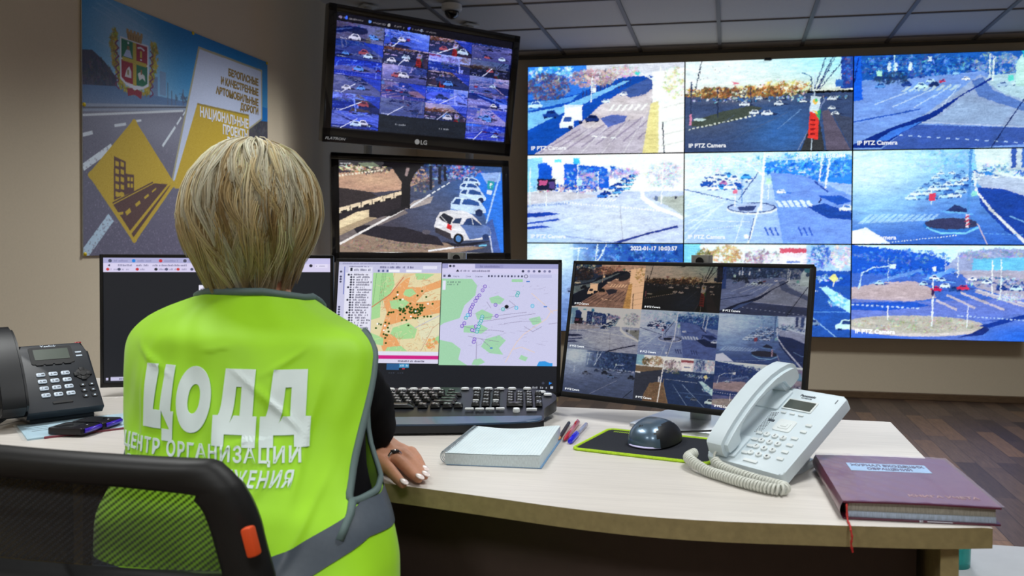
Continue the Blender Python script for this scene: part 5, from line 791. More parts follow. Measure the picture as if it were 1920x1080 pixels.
# white desk phone
M_WPH = mat('phone_white', (206, 220, 228), .32, var=.015, spec=.5); M_WKEY = mat('phone_key', (216, 224, 226), .4); M_LCD = mat('phone_lcd', (78, 84, 80), .25); M_GREY = mat('grey_print', (70, 78, 88), .5)
t = thing('desk_phone', 'white desk phone with its handset on the left and a coiled cord', 'phone', (.0676, 1.3048, DZ), R(-41.7)); M = T(0, 0, .060) @ RX(R(-59)); F = M @ XZ
b = NB(); prism(b, rrect(.149, .184, .008, cy=.009), -.018, 0, F, bev=.004); obj('housing', b, M_WPH, t)
b = NB(); prism(b, [(-.068, -.055), (.047, -.055), (.044, .015), (.028, .066), (-.068, .066)], .0004, .012, bev=.002); prism(b, [(-.05, .008), (.052, .008), (.056, .05), (.048, .052), (-.03, .016)], -.045, .03, T(0, 0, 0) @ Matrix(((0, 0, 1, 0), (1, 0, 0, 0), (0, 1, 0, 0), (0, 0, 0, 1)))); obj('stand', b, M_WPH, t)
prof = [(-.091, .004), (-.092, .03), (-.086, .041), (-.05, .056), (0, .066), (.05, .066), (.088, .054), (.102, .042), (.104, .026), (.098, .004), (.066, .003), (.06, .028), (.03, .04), (-.01, .041), (-.042, .032), (-.052, .02), (-.056, .003)]
SIDE = Matrix(((0, 0, 1, 0), (0, -1, 0, 0), (1, 0, 0, 0), (0, 0, 0, 1)))
b = NB(); pr = [(p.x, p.y) for p in smooth_path([(z*1.06, n*.74, 0) for z, n in prof], 2, True)]; prism(b, pr, -.0215, .0215, M @ T(-.047, 0, .0175) @ SIDE)
es = [e for e in b.edges if len(e.link_faces) == 2 and any(len(f.verts) > 6 for f in e.link_faces)]; bmesh.ops.bevel(b, geom=es, offset=.007, segments=4, affect='EDGES'); hs = obj('handset', b, M_WPH, t)
for y in (.068, -.05): b = NB(); prism(b, rrect(.051, .048, .004), -.002, .0033, F @ T(-.047, y, 0), bev=.001); obj('cradle', b, M_WPH, t)
b = NB(); prism(b, rrect(.056, .025, .002), -.001, .0015, F @ T(.009, .063, 0)); obj('screen_frame', b, M_WKEY, t, False); b = NB(); prism(b, rrect(.05, .02, .001), 0, .002, F @ T(.009, .063, 0)); obj('screen', b, M_LCD, t, False)
for i in range(12):
    x, y = .0125+(i % 3-1)*.0155, -.012-(i//3)*.0145; b = NB(); lathe(b, [(.0056, 0), (.0056, .002), (.0048, .0028), (0, .0024)], 16, F @ T(x, y, 0) @ Matrix.Diagonal((1, .86, 1, 1))); k_ = obj('dial_key', b, M_WKEY, t)
    b = NB(); text(b, '123456789*0#'[i], .0058, F @ T(x, y-.0018, .0029), extrude=.0001); obj('digit', b, M_GREY, k_, False)
def fkey(w_, h_, x, y, m, nm='function_key', r_=.001, up=.002):
    b = NB(); prism(b, rrect(w_, h_, r_), 0, up, F @ T(x, y, 0), bev=.0006); return obj(nm, b, m, t, False)
for i in range(4): fkey(.0115, .0052, -.017+i*.0015, -.012-i*.0152, M_WKEY); fkey(.0115, .0052, .046+i*.0016, -.008-i*.0152, M_WKEY)
for i in range(3): fkey(.0095, .0032, -.008+i*.0165, .042, M_WKEY)
for i in range(2): fkey(.0105, .0048, .051, .024-i*.015, M_WKEY)
fkey(.026, .005, .008, -.0715, M_WKEY)
b = NB(); prism(b, rrect(.033, .026, .004), 0, .0012, F @ T(.0125, .014, 0), bev=.0006); prism(b, rrect(.02, .015, .003), .0012, .002, F @ T(.0125, .014, 0), bev=.0006); prism(b, rrect(.011, .007, .001), .002, .0028, F @ T(.0125, .014, 0), bev=.0006); obj('navigation_key', b, M_WKEY, t, False)
b = NB(); text(b, 'Panasonic', .0072, F @ T(.009, .0855, .0003), bold=.03, extrude=.0002); text(b, 'KX-HDV130', .0038, F @ T(.009, .0808, .0003), extrude=.0002); obj('lettering', b, M_GREY, t, False); b = NB(); box(b, (.062, .086, .0004), (.0012, .009, .0006), M=F); obj('indicator_mark', b, M_GREY, t, False); b = NB(); prism(b, rrect(.0115, .0045, .0008), 0, .0008, F @ T(-.017, .02, 0)); obj('badge', b, M_GREY, t, False)
b = NB()
for i in range(14):
    for j in range(5): lathe(b, [(.0008, 0), (.0008, .0006), (0, .0006)], 6, F @ T(-.0275+j*.0026, .036-i*.0036+j*.0009, 0))
tag(obj('speaker_holes', b, M_GREY, t, False), kind='stuff')
Mi = (T(.0676, 1.3048, DZ) @ RZ(R(-41.7))).inverted()
cp = [Mi @ Vector(p) for p in smooth_path([(-.052, 1.315, DZ+.0165), (-.061, 1.292, DZ+.0155), (-.052, 1.266, DZ+.0145), (-.03, 1.24, DZ+.009), (-.003, 1.212, DZ+.009), (.026, 1.186, DZ+.009), (.056, 1.166, DZ+.009), (.073, 1.163, DZ+.009), (.077, 1.176, DZ+.009), (.06, 1.192, DZ+.009), (.035, 1.209, DZ+.01), (.008, 1.231, DZ+.012), (-.012, 1.252, DZ+.014), (-.02, 1.268, DZ+.018)], 24)]
L0 = [0.0]
for a, bb in zip(cp, cp[1:]): L0.append(L0[-1]+(bb-a).length)
coil = []; n = int(L0[-1]/.0052*12); ii = 0
for k in range(n+1):
    s_ = L0[-1]*k/n
    while ii < len(L0)-2 and L0[ii+1] < s_: ii += 1
    f_ = (s_-L0[ii])/max(1e-9, L0[ii+1]-L0[ii]); p = cp[ii].lerp(cp[ii+1], f_); d = (cp[ii+1]-cp[ii]).normalized(); x_ = d.cross(Vector((0, 0, 1))).normalized(); y_ = x_.cross(d); a = 2*math.pi*s_/.0052
    coil.append(p+(x_*math.cos(a)+y_*math.sin(a))*.0062)
b = NB(); tube(b, coil, .0021, 6); tube(b, smooth_path([cp[-1], cp[-1]+Vector((-.004, .004, .008)), (M @ Vector((-.047, -.012, -.078)))], 4), .0019, 6); obj('coiled_cord', b, mat('cord_cream', (205, 208, 200), .5), t)
# ledger
M_MAR = mat('maroon_cover', (96, 40, 62), .3, var=.1, scale=14, coat=.25)
t = thing('ledger_book', 'maroon ledger in a clear sleeve lying on the right end of the desk', 'book', (.231, 1.2, DZ+.0006), R(2.6)); BW, BD, BT = .188, .236, .0225
b = NB(); prism(b, rrect(BW, BD, .002), 0, .0022); 
g = grid(b, lambda u, v: (-BW/2+BW*u, -BD/2+BD*v, BT-.0022+.0012*math.sin(u*3.1)), 12, 6); g2 = grid(b, lambda u, v: (-BW/2+BW*u, -BD/2+BD*v, BT+.0012*math.sin(u*3.1)), 12, 6)
for i in range(11): b.faces.new((g[i][0], g[i+1][0], g2[i+1][0], g2[i][0])); b.faces.new((g2[i][-1], g2[i+1][-1], g[i+1][-1], g[i][-1]))
for j in range(5): b.faces.new((g[-1][j], g[-1][j+1], g2[-1][j+1], g2[-1][j]))
grid(b, lambda u, v: (-BW/2-.004*math.sin(u*math.pi), -BD/2+BD*v, .0+BT*u), 7, 4); obj('cover', b, M_MAR, t)
b = NB(); box(b, (0.001, 0, .0056), (BW-.012, BD-.008, .0068)); box(b, (.001, 0, .0145), (BW-.012, BD-.012, .011), mi=1); obj('pages', b, [mat('ledger_pages', (170, 186, 208), .8, var=.2, scale=26, stretch=(24, 24, 4)), mat('ledger_old_pages', (150, 146, 136), .8, var=.2, scale=26, stretch=(24, 24, 4))], t, False)
b = NB(); box(b, (-.002, .05, BT+.0012), (.11, .042, .0008)); lab = obj('title_label', b, mat('label_blue', (150, 196, 232), .5), t, False)
b = NB(); text(b, 'ЖУРНАЛ ВХОДЯЩИХ', .0145, T(-.002, .0535, BT+.0017), sx=.66, bold=.03); text(b, 'ОБРАЩЕНИЙ', .0145, T(-.002, .0355, BT+.0017), sx=.66, bold=.03); obj('title_lettering', b, mat('label_ink', (24, 60, 100), .5), lab, False)
b = NB(); text(b, 'КНИГА УЧЕТА', .0125, T(.035, -.09, BT+.0012), sx=1.0, bold=.02); obj('gold_lettering', b, mat('dull_gold', (176, 136, 116), .35, .2), t, False)
b = NB()
grid(b, lambda u, v: (-BW/2-.001+(BW+.004)*u, -BD/2-.002+(BD+.004)*v, BT+.0018+.0012*math.sin(u*3.1)+.0007*math.sin(u*40+7*v)*math.sin(v*26-u*9)*(1-.6*u)), 40, 40); obj('plastic_sleeve', b, mat('clear_sleeve', (226, 206, 232), .1, alpha=.2, spec=.8), t)
b = NB(); rb = smooth_path([(-BW/2+.006, -BD/2+.01, BT-.004), (-BW/2+.004, -BD/2-.002, BT-.006), (-BW/2+.004, -BD/2-.009, .002), (-BW/2+.003, -BD/2-.03, .0018), (-BW/2+.003, -BD/2-.036, -.002), (-BW/2+.004, -BD/2-.0385, -.01), (-BW/2+.003, -BD/2-.039, -.018), (-BW/2+.005, -BD/2-.039, -.028)], 5); tube(b, rb, [.0011+.0006*((i % 4) == 0) for i in range(len(rb))], 6); obj('bookmark', b, mat('red_ribbon', (176, 40, 36), .7), t)
b = NB(); text(b, 'BG', .0035, T(.0, -BD/2-.0003, .0004) @ RX(R(90)), extrude=.0001, bold=.03); box(b, (.022, -BD/2-.0003, .0015), (.03, .0003, .0009)); obj('maker_print', b, M_WPRINT, t, False)
# black desk phone on the side desk
M_BPH = mat('phone_charcoal', (19, 26, 36), .42, var=.06); M_LCD2 = mat('lcd_green_grey', (74, 84, 76), .3); M_PKEY = mat('pale_key', (196, 210, 226), .4)
t = thing('desk_phone', 'black desk phone with pale keys at the left end of the desks', 'phone', (-1.2827, 1.4023, DZ+.0008), R(57)); M = T(0, 0, .083) @ RX(R(-45)); F = M @ XZ
b = NB(); prism(b, [(-.062, -.08), (.066, -.08), (.066, .058), (.058, .06), (.057, .082), (-.05, .082), (-.05, .062), (-.062, .06)], -.02, 0, F, bev=.003); obj('housing', b, M_BPH, t)
b = NB(); box(b, (0, .03, .006), (.11, .13, .012), .003); prism(b, [(-.02, .006), (.08, .006), (.085, .1), (.075, .1)], -.05, .05, Matrix(((0, 0, 1, 0), (1, 0, 0, 0), (0, 1, 0, 0), (0, 0, 0, 1)))); obj('stand', b, M_BPH, t)
b = NB(); pr = [(p.x, p.y) for p in smooth_path([(z*.98, n*.8, 0) for z, n in prof], 2, True)]; prism(b, pr, -.024, .024, M @ T(-.088, 0, .004) @ SIDE)
es = [e for e in b.edges if len(e.link_faces) == 2 and any(len(f.verts) > 6 for f in e.link_faces)]; bmesh.ops.bevel(b, geom=es, offset=.006, segments=3, affect='EDGES'); obj('handset', b, mat('handset_black', (15, 18, 24), .42), t)
b = NB(); prism(b, rrect(.058, .166, .006), -.024, -.002, F @ T(-.088, .014, 0), bev=.003); obj('cradle', b, M_BPH, t)
b = NB(); prism(b, rrect(.074, .042, .003), 0, .0012, F @ T(.0, .053, 0), bev=.0006); obj('screen_frame', b, M_MATTE, t, False); b = NB(); prism(b, rrect(.06, .026, .001), 0, .0018, F @ T(.0, .055, 0)); obj('screen', b, M_LCD2, t, False)
for i in range(12):
    x, y = -.027+(i % 3)*.0208, .006-(i//3)*.0165; b = NB(); prism(b, rrect(.0148, .0088, .002), 0, .0022, F @ T(x, y, 0), bev=.0007); k_ = obj('dial_key', b, M_PKEY, t)
    b = NB(); text(b, '123456789*0#'[i], .0062, F @ T(x-.003, y-.0022, .0024), extrude=.0001); box(b, (x+.0035, y, .0024), (.005, .002, .0002), M=F); obj('digit', b, M_GREY, k_, False)
b = NB(); lathe(b, [(.013, 0), (.013, .002), (.006, .003), (.006, .0045), (0, .0045)], 20, F @ T(.044, .0, 0))
for a in range(4): box(b, (.044+.011*math.cos(a*1.571), .011*math.sin(a*1.571), .002), (.009, .009, .003), .001, M=F)
obj('navigation_key', b, M_MATTE, t)
for i in range(6): fkey(.0095, .0068, .0385+(i % 2)*.0155, -.027-(i//2)*.0135, M_MATTE, r_=.0015)
for i in range(4): fkey(.0125, .004, -.024+i*.016, .031, M_MATTE)
fkey(.034, .005, -.002, -.062, M_MATTE)
b = NB(); text(b, 'Yealink', .0092, F @ T(-.002, .0725, .0003), extrude=.0002, bold=.02)
obj('lettering', b, M_PKEY, t, False)
for z in (.056, .047): b = NB(); box(b, (.047, z, .0006), (.011, .0034, .0008), M=F); obj('indicator_light', b, M_PKEY, t, False)
b = NB()
for i in range(6): box(b, (.0385+(i % 2)*.0155, -.027-(i//2)*.0135, .0022), (.0035, .0028, .0003), M=F)
obj('key_symbol_print', b, M_PKEY, t, False)
b = NB(); box(b, (.052, .0815, -.004), (.012, .003, .008), .001, M=F); obj('red_lamp', b, mat('red_lens', (150, 30, 36), .2), t)
Mi = (T(-1.2827, 1.4023, DZ) @ RZ(R(57))).inverted()
b = NB(); tube(b, smooth_path([Mi @ Vector(p) for p in ((-1.30, 1.32, DZ+.03), (-1.312, 1.29, DZ+.012), (-1.34, 1.27, DZ+.006), (-1.40, 1.245, DZ+.006), (-1.5, 1.2, DZ+.006), (-1.62, 1.12, DZ+.006))], 6), .0045, 8); obj('handset_cord', b, M_MATTE, t)
# sleeve with papers, two handheld devices on it
t = thing('document_sleeve', 'pale blue papers in a clear plastic sleeve under the black phone', 'papers', (-1.176, 1.371, DZ), R(50))
b = NB(); box(b, (0, 0, .0015), (.225, .145, .003)); obj('papers', b, mat('pale_blue_paper', (176, 206, 222), .7), t, False)
b = NB(); box(b, (.012, -.0735, .0018), (.2, .004, .0042), .001); obj('red_edge', b, mat('dull_red', (132, 60, 74), .5), t, False)
b = NB(); grid(b, lambda u, v: (-.12+.24*u, -.079+.158*v, .0036+.0012*abs(math.sin(u*11+v*3))*(1 if v < .25 else .4)), 30, 16); obj('plastic', b, mat('clear_film', (210, 225, 230), .1, alpha=.2, spec=.8), t)
b = NB()
for i in range(4): box(b, (-.085, .04-i*.016, .0033), (.036-(i % 2)*.008, .0012, .0002))
obj('lettering', b, M_GREY, t, False)
for (x, y), l in (((-1.160, 1.298), 'dark handheld device with a violet edge, nearer the corner of the papers'), ((-1.158, 1.347), 'dark handheld device with a violet edge, farther along beneath the black phone')):
    t = thing('handheld_device', l, 'device', (x, y, DZ+.0052), R(6), 'violet edged devices on the papers')
    b = NB(); prism(b, rrect(.066, .054, .005), 0, .011, T(.008, 0, 0), bev=.002); obj('body', b, mat('device_black', (20, 19, 26), .3), t)
    b = NB(); tube(b, [(.0405, -.021, .006), (.0425, -.018, .006), (.043, 0, .006), (.0425, .018, .006), (.0405, .021, .006)], .0042, 10); obj('violet_edge', b, mat('violet_gloss', (62, 36, 176), .18, coat=.6), t)
    b = NB(); prism(b, rrect(.036, .04, .003), .011, .0114, T(-.001, 0, 0)); obj('screen', b, M_TV, t, False)
    b = NB(); lathe(b, [(.0015, 0), (.0015, .0006), (0, .0006)], 10, T(.028, .004, .0112)); obj('button', b, M_SILV, t)
# low white cabinet and teal tumbler beyond the right end of the desk
M_CAB = mat('cabinet_dimmed_white', (168, 171, 176), .5, var=.02)  # white greyed down, the dimness of this corner put into the colour
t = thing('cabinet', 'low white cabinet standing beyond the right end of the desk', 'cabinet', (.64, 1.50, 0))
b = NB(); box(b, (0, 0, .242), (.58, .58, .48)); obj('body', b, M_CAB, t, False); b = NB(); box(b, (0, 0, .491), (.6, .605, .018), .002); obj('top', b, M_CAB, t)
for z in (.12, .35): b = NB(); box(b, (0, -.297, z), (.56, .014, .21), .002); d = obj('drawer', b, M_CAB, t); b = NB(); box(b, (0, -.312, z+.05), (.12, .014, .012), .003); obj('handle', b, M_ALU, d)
t = thing('tumbler', 'teal tumbler on the low white cabinet', 'cup', (.426, 1.672, .5))
b = NB(); lathe(b, [(0, 0), (.027, 0), (.0275, .004), (.031, .115), (.0285, .115), (.026, .012), (0, .012)], 28); obj('glass', b, mat('teal_glass', (40, 190, 184), .12, trans=.55, alpha=.85), t)
# ------------------------------------------------------------------ the person at the desk
RG = np.array([(1.033, -.681, 1.115, .058, .052), (1.022, -.690, 1.11, .089, .071), (1.010, -.695, 1.105, .114, .080), (.999, -.695, 1.10, .136, .088), (.977, -.678, 1.09, .170, .105), (.955, -.672, 1.085, .181, .108), (.92, -.663, 1.07, .181, .108), (.865, -.649, 1.045, .175, .105), (.82, -.632, 1.02, .17, .102), (.789, -.63, 1.005, .178, .11), (.752, -.622, .99, .194, .126), (.704, -.607, .97, .194, .132), (.668, -.599, .96, .191, .134), (.60, -.60, .95, .19, .135), (.50, -.60, .95, .185, .135)])[::-1]
_zz = np.linspace(.5, 1.033, 215); _k = np.exp(-np.linspace(-2, 2, 17)**2); _k /= _k.sum()
_tab = [np.convolve(np.pad(np.interp(_zz, RG[:, 0], RG[:, c]), 8, 'edge'), _k, 'valid') for c in range(1, 5)]
def ring(z): return [float(np.interp(z, _zz, c)) for c in _tab]
PO = Vector((-.63, 1.0, 0))
def folds(th, z):
    w = .0018*math.sin(9*th+38*z)*math.sin(4*th-21*z+1)+.001*math.sin(60*z+5*th)*max(0, .9-z)*4+.0008*math.sin(17*th-55*z)*math.exp(-((z-.9)/.06)**2)
    w += sum(crease(th, z, *c_) for c_ in CRS); return w+.0035*math.exp(-((th-.25-2.2*(z-.8))/.09)**2)*(1 if z < .86 else .3)-.003*math.exp(-((th+.1+1.2*(z-.93))/.1)**2)
def crease(th, z, t0, z0, dt, dz, w, h):
    u = ((th-t0)*dt*.18+(z-z0)*dz)/math.hypot(dt*.18, dz); v = ((th-t0)*.18*dz-(z-z0)*dt)/math.hypot(dt*.18, dz)
    return h*math.exp(-(v/w)**2-(u/.07)**2)
CRS = [(.62, .95, 1, .5, .006, .0035), (.5, .90, 1, -.8, .007, .0035), (-.5, .95, 1, -.5, .008, .003), (.1, .965, 1, .1, .008, .003), (.75, .85, .3, 1, .008, .004), (.35, .79, .6, 1, .009, .005), (.7, .76, .8, 1, .009, .005), (-.55, .9, .2, 1, .008, .0035), (.2, .85, 1, .3, .005, .002), (-.1, .83, .5, 1, .006, .0025)]
def skin_pt(th, z, off=0.0):
    cx, cy, a, b = ring(z); n = off+folds(th, z); return Vector((cx+(a+n)*math.sin(th), cy-(b+n)*math.cos(th), z))-PO
t = thing('person', 'person with short blonde hair in a lime safety vest, seated with back turned', 'person', PO)
def blob(name, prims, vox, sm, m, parent, it=6):
    """one continuous skin grown over joined volumes"""
    b = NB()
    for p in prims:
        if p[0] == 'e': bmesh.ops.create_icosphere(b, subdivisions=3, radius=1, matrix=T(*(Vector(p[1])-PO)) @ (p[3] if len(p) > 3 else Matrix()) @ Matrix.Diagonal((*p[2], 1)))
        elif p[0] == 'c':
            P = [Vector(q)-PO for q in p[1]]; r = p[2]
            for (a, c), (r0, r1) in zip(zip(P, P[1:]), zip(r, r[1:])):
                n = max(2, int((c-a).length/(min(r0, r1)*.45)))
                for i in range(n+1): k = i/n; bmesh.ops.create_icosphere(b, subdivisions=2, radius=r0+(r1-r0)*k, matrix=T(*a.lerp(c, k)))
        elif p[0] == 'l':
            zs, s = p[1], p[2]; rings = []
            for z in zs: cx, cy, a, bb = ring(z); rings.append([b.verts.new(Vector((cx+a*s*math.sin(2*math.pi*j/28), cy-bb*s*math.cos(2*math.pi*j/28), z))-PO) for j in range(28)])
            for q, w in zip(rings, rings[1:]):
                for j in range(28): b.faces.new((q[j], q[(j+1) % 28], w[(j+1) % 28], w[j]))
            b.faces.new(rings[0][::-1]); b.faces.new(rings[-1])
    bmesh.ops.recalc_face_normals(b, faces=b.faces[:])
    me = bpy.data.meshes.new(name); b.to_mesh(me); b.free(); o = bpy.data.objects.new(name, me); COL.objects.link(o)
    r = o.modifiers.new('r', 'REMESH'); r.mode = 'VOXEL'; r.voxel_size = vox; s = o.modifiers.new('s', 'SMOOTH'); s.iterations = it; s.factor = sm
    dg = bpy.context.evaluated_depsgraph_get(); m2 = bpy.data.meshes.new_from_object(o.evaluated_get(dg)); bpy.data.objects.remove(o); bpy.data.meshes.remove(me)
    m2.materials.clear(); m2.name = name; return link(name, m2, m, parent, 'all')
M_SKIN = mat('skin', (196, 140, 112), .5, var=.08, scale=60, bump=.06, spec=.4)
HC_ = Vector((-.694, 1.145, 1.155))
HO = Vector((-.013, .004, -.004))
fi = [((-.497, 1.148), (-.432, 1.084), .0092), ((-.484, 1.167), (-.420, 1.112), .0092), ((-.472, 1.182), (-.417, 1.128), .0086), ((-.463, 1.197), (-.428, 1.156), .0076)]
prims = [('l', np.linspace(.55, 1.02, 14), .8), ('c', [(-.685, 1.115, 1.0), (-.69, 1.13, 1.09)], [.052, .05]), ('e', HC_+Vector((0, -.012, .012)), (.07, .085, .08)), ('e', HC_+Vector((0, .022, -.02)), (.058, .062, .078)), ('c', [HC_+Vector((0, .06, -.07)), HC_+Vector((0, .045, -.06))], [.026, .036]),
         ('c', [HC_+Vector((0, .083, .0)), HC_+Vector((0, .098, -.028))], [.008, .012]), ('e', HC_+Vector((0, .082, -.056)), (.02, .01, .009)), ('e', HC_+Vector((-.074, -.008, -.012)), (.008, .016, .028)), ('e', HC_+Vector((.074, -.008, -.012)), (.008, .016, .028)),
         ('c', [(-.80, 1.09, .93), (-.825, 1.2, .865), (-.81, 1.32, .815), (-.66, 1.282, .803), (-.575, 1.24, .79)], [.034, .034, .03, .026, .024]),
         ('c', [(-.575, 1.24, .79), (-.548, 1.199, .783), (-.503, 1.162, .782)], [.023, .020, .013]), ('c', [(-.56, 1.245, .788), (-.528, 1.209, .782), (-.491, 1.184, .781)], [.02, .019, .013]), ('c', [(-.55, 1.25, .786), (-.513, 1.219, .78), (-.478, 1.201, .779)], [.018, .017, .012]),
         ('c', [(-.555, 1.215, .783), (-.53, 1.165, .778), (-.512, 1.135, .773), (-.497, 1.118, .77)], [.016, .012, .0105, .008]),
         ('c', [(-.585, 1.085, .93), (-.55, 1.115, .9), (-.541, 1.16, .863), (-.55, 1.195, .838), (-.65, 1.268, .832), (-.74, 1.31, .815), (-.83, 1.34, .79)], [.034, .034, .032, .03, .028, .024, .02])]
for (a, e, r_) in fi:
    A = Vector((*a, .7865))+HO; E = Vector((*e, .7725))+HO; d = E-A; prims.append(('c', [A-d*.12, A+d*.0+Vector((0, 0, .002)), A+d*.42+Vector((0, 0, .0035)), A+d*.74+Vector((0, 0, .001)), E], [r_*1.15, r_*1.08, r_, r_*.92, r_*.74]))
blob('body', prims, .0028, .5, M_SKIN, t, 3)
M_NAIL = mat('nail_tip', (240, 226, 222), .2, coat=.6)
for (a, e, r_) in fi:
    d = (Vector((*e, 0))-Vector((*a, 0))).normalized(); b = NB(); bmesh.ops.create_icosphere(b, subdivisions=2, radius=1, matrix=T(*(Vector((*e, .7775))+HO+d*.0045-PO)) @ RZ(math.atan2(d.y, d.x)) @ RY(R(12)) @ Matrix.Diagonal((.0105, .0052, .0016, 1))); obj('fingernail', b, M_NAIL, t, 'all')
M_RING = mat('ring_silver', (210, 212, 214), .15, 1)
d = Vector((.064, -.055, 0)).normalized(); b = NB(); c0 = Vector((-.4755, 1.1595, .7875))+HO; up = Vector((0, 0, 1)); sd = d.cross(up)
tube(b, [c0+(sd*math.cos(a)+up*math.sin(a))*.0108-PO for a in [2*math.pi*i/24 for i in range(24)]], .0023, 8, True); box(b, (0, 0, 0), (.009, .011, .004), .001, T(*(c0+Vector((0, 0, .0108))-PO)) @ RZ(math.atan2(d.y, d.x)), 1); obj('finger_ring', b, [M_RING, M_MATTE], t)
b = NB(); c1 = Vector((-.505, 1.1265, .7785))+HO; d2 = Vector((.015, -.017, 0)).normalized(); s2 = d2.cross(up); tube(b, [c1+(s2*math.cos(a)+up*math.sin(a))*.0105-PO for a in [2*math.pi*i/20 for i in range(20)]], .0016, 6, True); obj('thumb_ring', b, M_RING, t)
for sx in (-1, 1):
    b = NB(); bmesh.ops.create_icosphere(b, subdivisions=3, radius=.0115, matrix=T(*(HC_+Vector((sx*.029, .0735, .004))-PO))); e_ = obj('eye', b, mat('eye_white', (232, 230, 226), .15), t, 'all')
    b = NB(); bmesh.ops.create_icosphere(b, subdivisions=2, radius=.0052, matrix=T(*(HC_+Vector((sx*.029, .0815, .004))-PO))); obj('iris', b, mat('iris_brown', (70, 50, 36), .1), e_, 'all')
    b = NB(); tube(b, [HC_+Vector((sx*(.014+.03*k), .083-.012*k*k, .024+.006*math.sin(k*3)))-PO for k in (0, .25, .5, .75, 1)], .0022, 6); obj('eyebrow', b, mat('brow', (150, 122, 84), .6), t)
b = NB(); tube(b, [HC_+Vector((.02*k, .09-.008*k*k, -.056))-PO for k in (-1, -.5, 0, .5, 1)], [.001, .0036, .0045, .0036, .001], 8); obj('lips', b, mat('lip_rose', (176, 92, 88), .4), t)
M_SHIRT = mat('black_cloth', (12, 12, 15), .9, var=.2, scale=50, bump=.25, spec=.12)
blob('shirt', [('l', np.linspace(.56, 1.02, 16), .93), ('c', [(-.575, 1.09, .935), (-.545, 1.115, .905), (-.537, 1.16, .865), (-.543, 1.186, .825), (-.61, 1.25, .83), (-.72, 1.3, .82)], [.045, .052, .047, .046, .04, .034]), ('c', [(-.545, 1.165, .85), (-.536, 1.178, .822), (-.54, 1.185, .812)], [.038, .034, .026]),
               ('c', [(-.80, 1.085, .955), (-.835, 1.2, .87), (-.81, 1.32, .815), (-.70, 1.295, .81), (-.6, 1.252, .797)], [.05, .047, .045, .037, .031])], .006, .5, M_SHIRT, t, 8)
M_TROU = mat('dark_trousers', (32, 33, 40), .8, var=.1)
blob('trousers', [('l', np.linspace(.5, .62, 6), .95), ('e', (-.6, .955, .53), (.18, .13, .085)), ('c', [(-.70, .98, .53), (-.75, 1.34, .50), (-.75, 1.33, .3), (-.75, 1.30, .10)], [.08, .06, .052, .04]), ('c', [(-.53, .98, .53), (-.60, 1.34, .50), (-.60, 1.33, .3), (-.60, 1.30, .10)], [.08, .06, .052, .04])], .008, .5, M_TROU, t)
for x in (-.75, -.60):
    b = NB(); bmesh.ops.create_icosphere(b, subdivisions=3, radius=1, matrix=T(*(Vector((x, 1.345, .042))-PO)) @ Matrix.Diagonal((.045, .12, .04, 1)))
    for v in b.verts: v.co.z = max(v.co.z, .002)
    obj('shoe', b, M_MATTE, t, 'all')
# safety vest
M_VEST = mat('lime_vest', (166, 232, 24), .55, var=.03, scale=18, bump=.04, sheen=.2); M_PIPE = mat('grey_piping', (92, 112, 112), .6); M_TAPE = mat('reflective_grey', (74, 84, 96), .45, var=.06, scale=160); M_LETT = mat('vest_lettering', (226, 242, 242), .4, var=.02)
RH = [(100, .978), (92, .945), (86, .912), (77, .864), (69, .806), (67, .784), (84, .784), (100, .788), (117, .798), (127, .86), (127, .92), (116, .962)]
LH = [(-104, .984), (-92, .955), (-84, .92), (-80, .86), (-80, .80), (-95, .786), (-117, .79), (-127, .86), (-127, .92), (-116, .962)]
def inside(th, z, P):
    r_ = False
    for (ax, ay), (bx, by) in zip(P, P[1:]+P[:1]):
        if (ay > z) != (by > z) and th < ax+(bx-ax)*(z-ay)/(by-ay): r_ = not r_
    return r_
def loop(P): return [(p.x, p.y/100) for p in smooth_path([(x, z*100, 0) for x, z in P], 4, True)]
RHs, LHs = loop(RH), loop(LH)
def neck(d): return 1.034-.010*min(1, max(0, abs(d)-35)/50)-(.05*max(0, abs(d)-110)/70)
NT, NZ = 260, 112; b = NB(); vv = {}
for i in range(NT):
    for j in range(NZ+1):
        d = -180+360*i/NT; z = .60+(neck(d)-.60)*(j/NZ)**.96; vv[i, j] = b.verts.new(skin_pt(R(d), z, .003+.006*math.exp(-((z-.62)/.06)**2))); vv[i, j].index = 0
for i in range(NT):
    for j in range(NZ):
        d = -180+360*(i+.5)/NT; z = .60+(neck(d)-.60)*((j+.5)/NZ)**.96
        if inside(d, z, RHs) or inside(d, z, LHs) or (abs(d) > 176.5): continue
        b.faces.new((vv[i, j], vv[(i+1) % NT, j], vv[(i+1) % NT, j+1], vv[i, j+1]))
for v in [v for v in b.verts if not v.link_faces]: b.verts.remove(v)
vest = obj('vest', b, M_VEST, t, 'all'); sm = vest.modifiers.new('cloth', 'SOLIDIFY'); sm.thickness = .0015; sm.offset = -1
def on_vest(P, off): return [skin_pt(R(d), z, off) for d, z in P]
b = NB(); tube(b, on_vest(RHs, .0035), .0052, 6, True, flat=.6); tube(b, on_vest(LHs, .0035), .0052, 6, True, flat=.6); tube(b, on_vest([(67, .784), (64, .772), (60, .76), (57, .748)], .0045), .0055, 6); tube(b, on_vest([(d, neck(d)) for d in range(-176, 177, 4)], .0035), .0062, 6); obj('piping', b, M_PIPE, vest, 'all')
def tz(d): return .705+.06*min(1, max(0, (d-10)/62))
b = NB(); grid(b, lambda u, v: skin_pt(R(-174+348*u), tz(-174+348*u)-.02+.036*v, .0052), 220, 8); obj('reflective_tape', b, M_TAPE, vest, 'all')
b = NB()
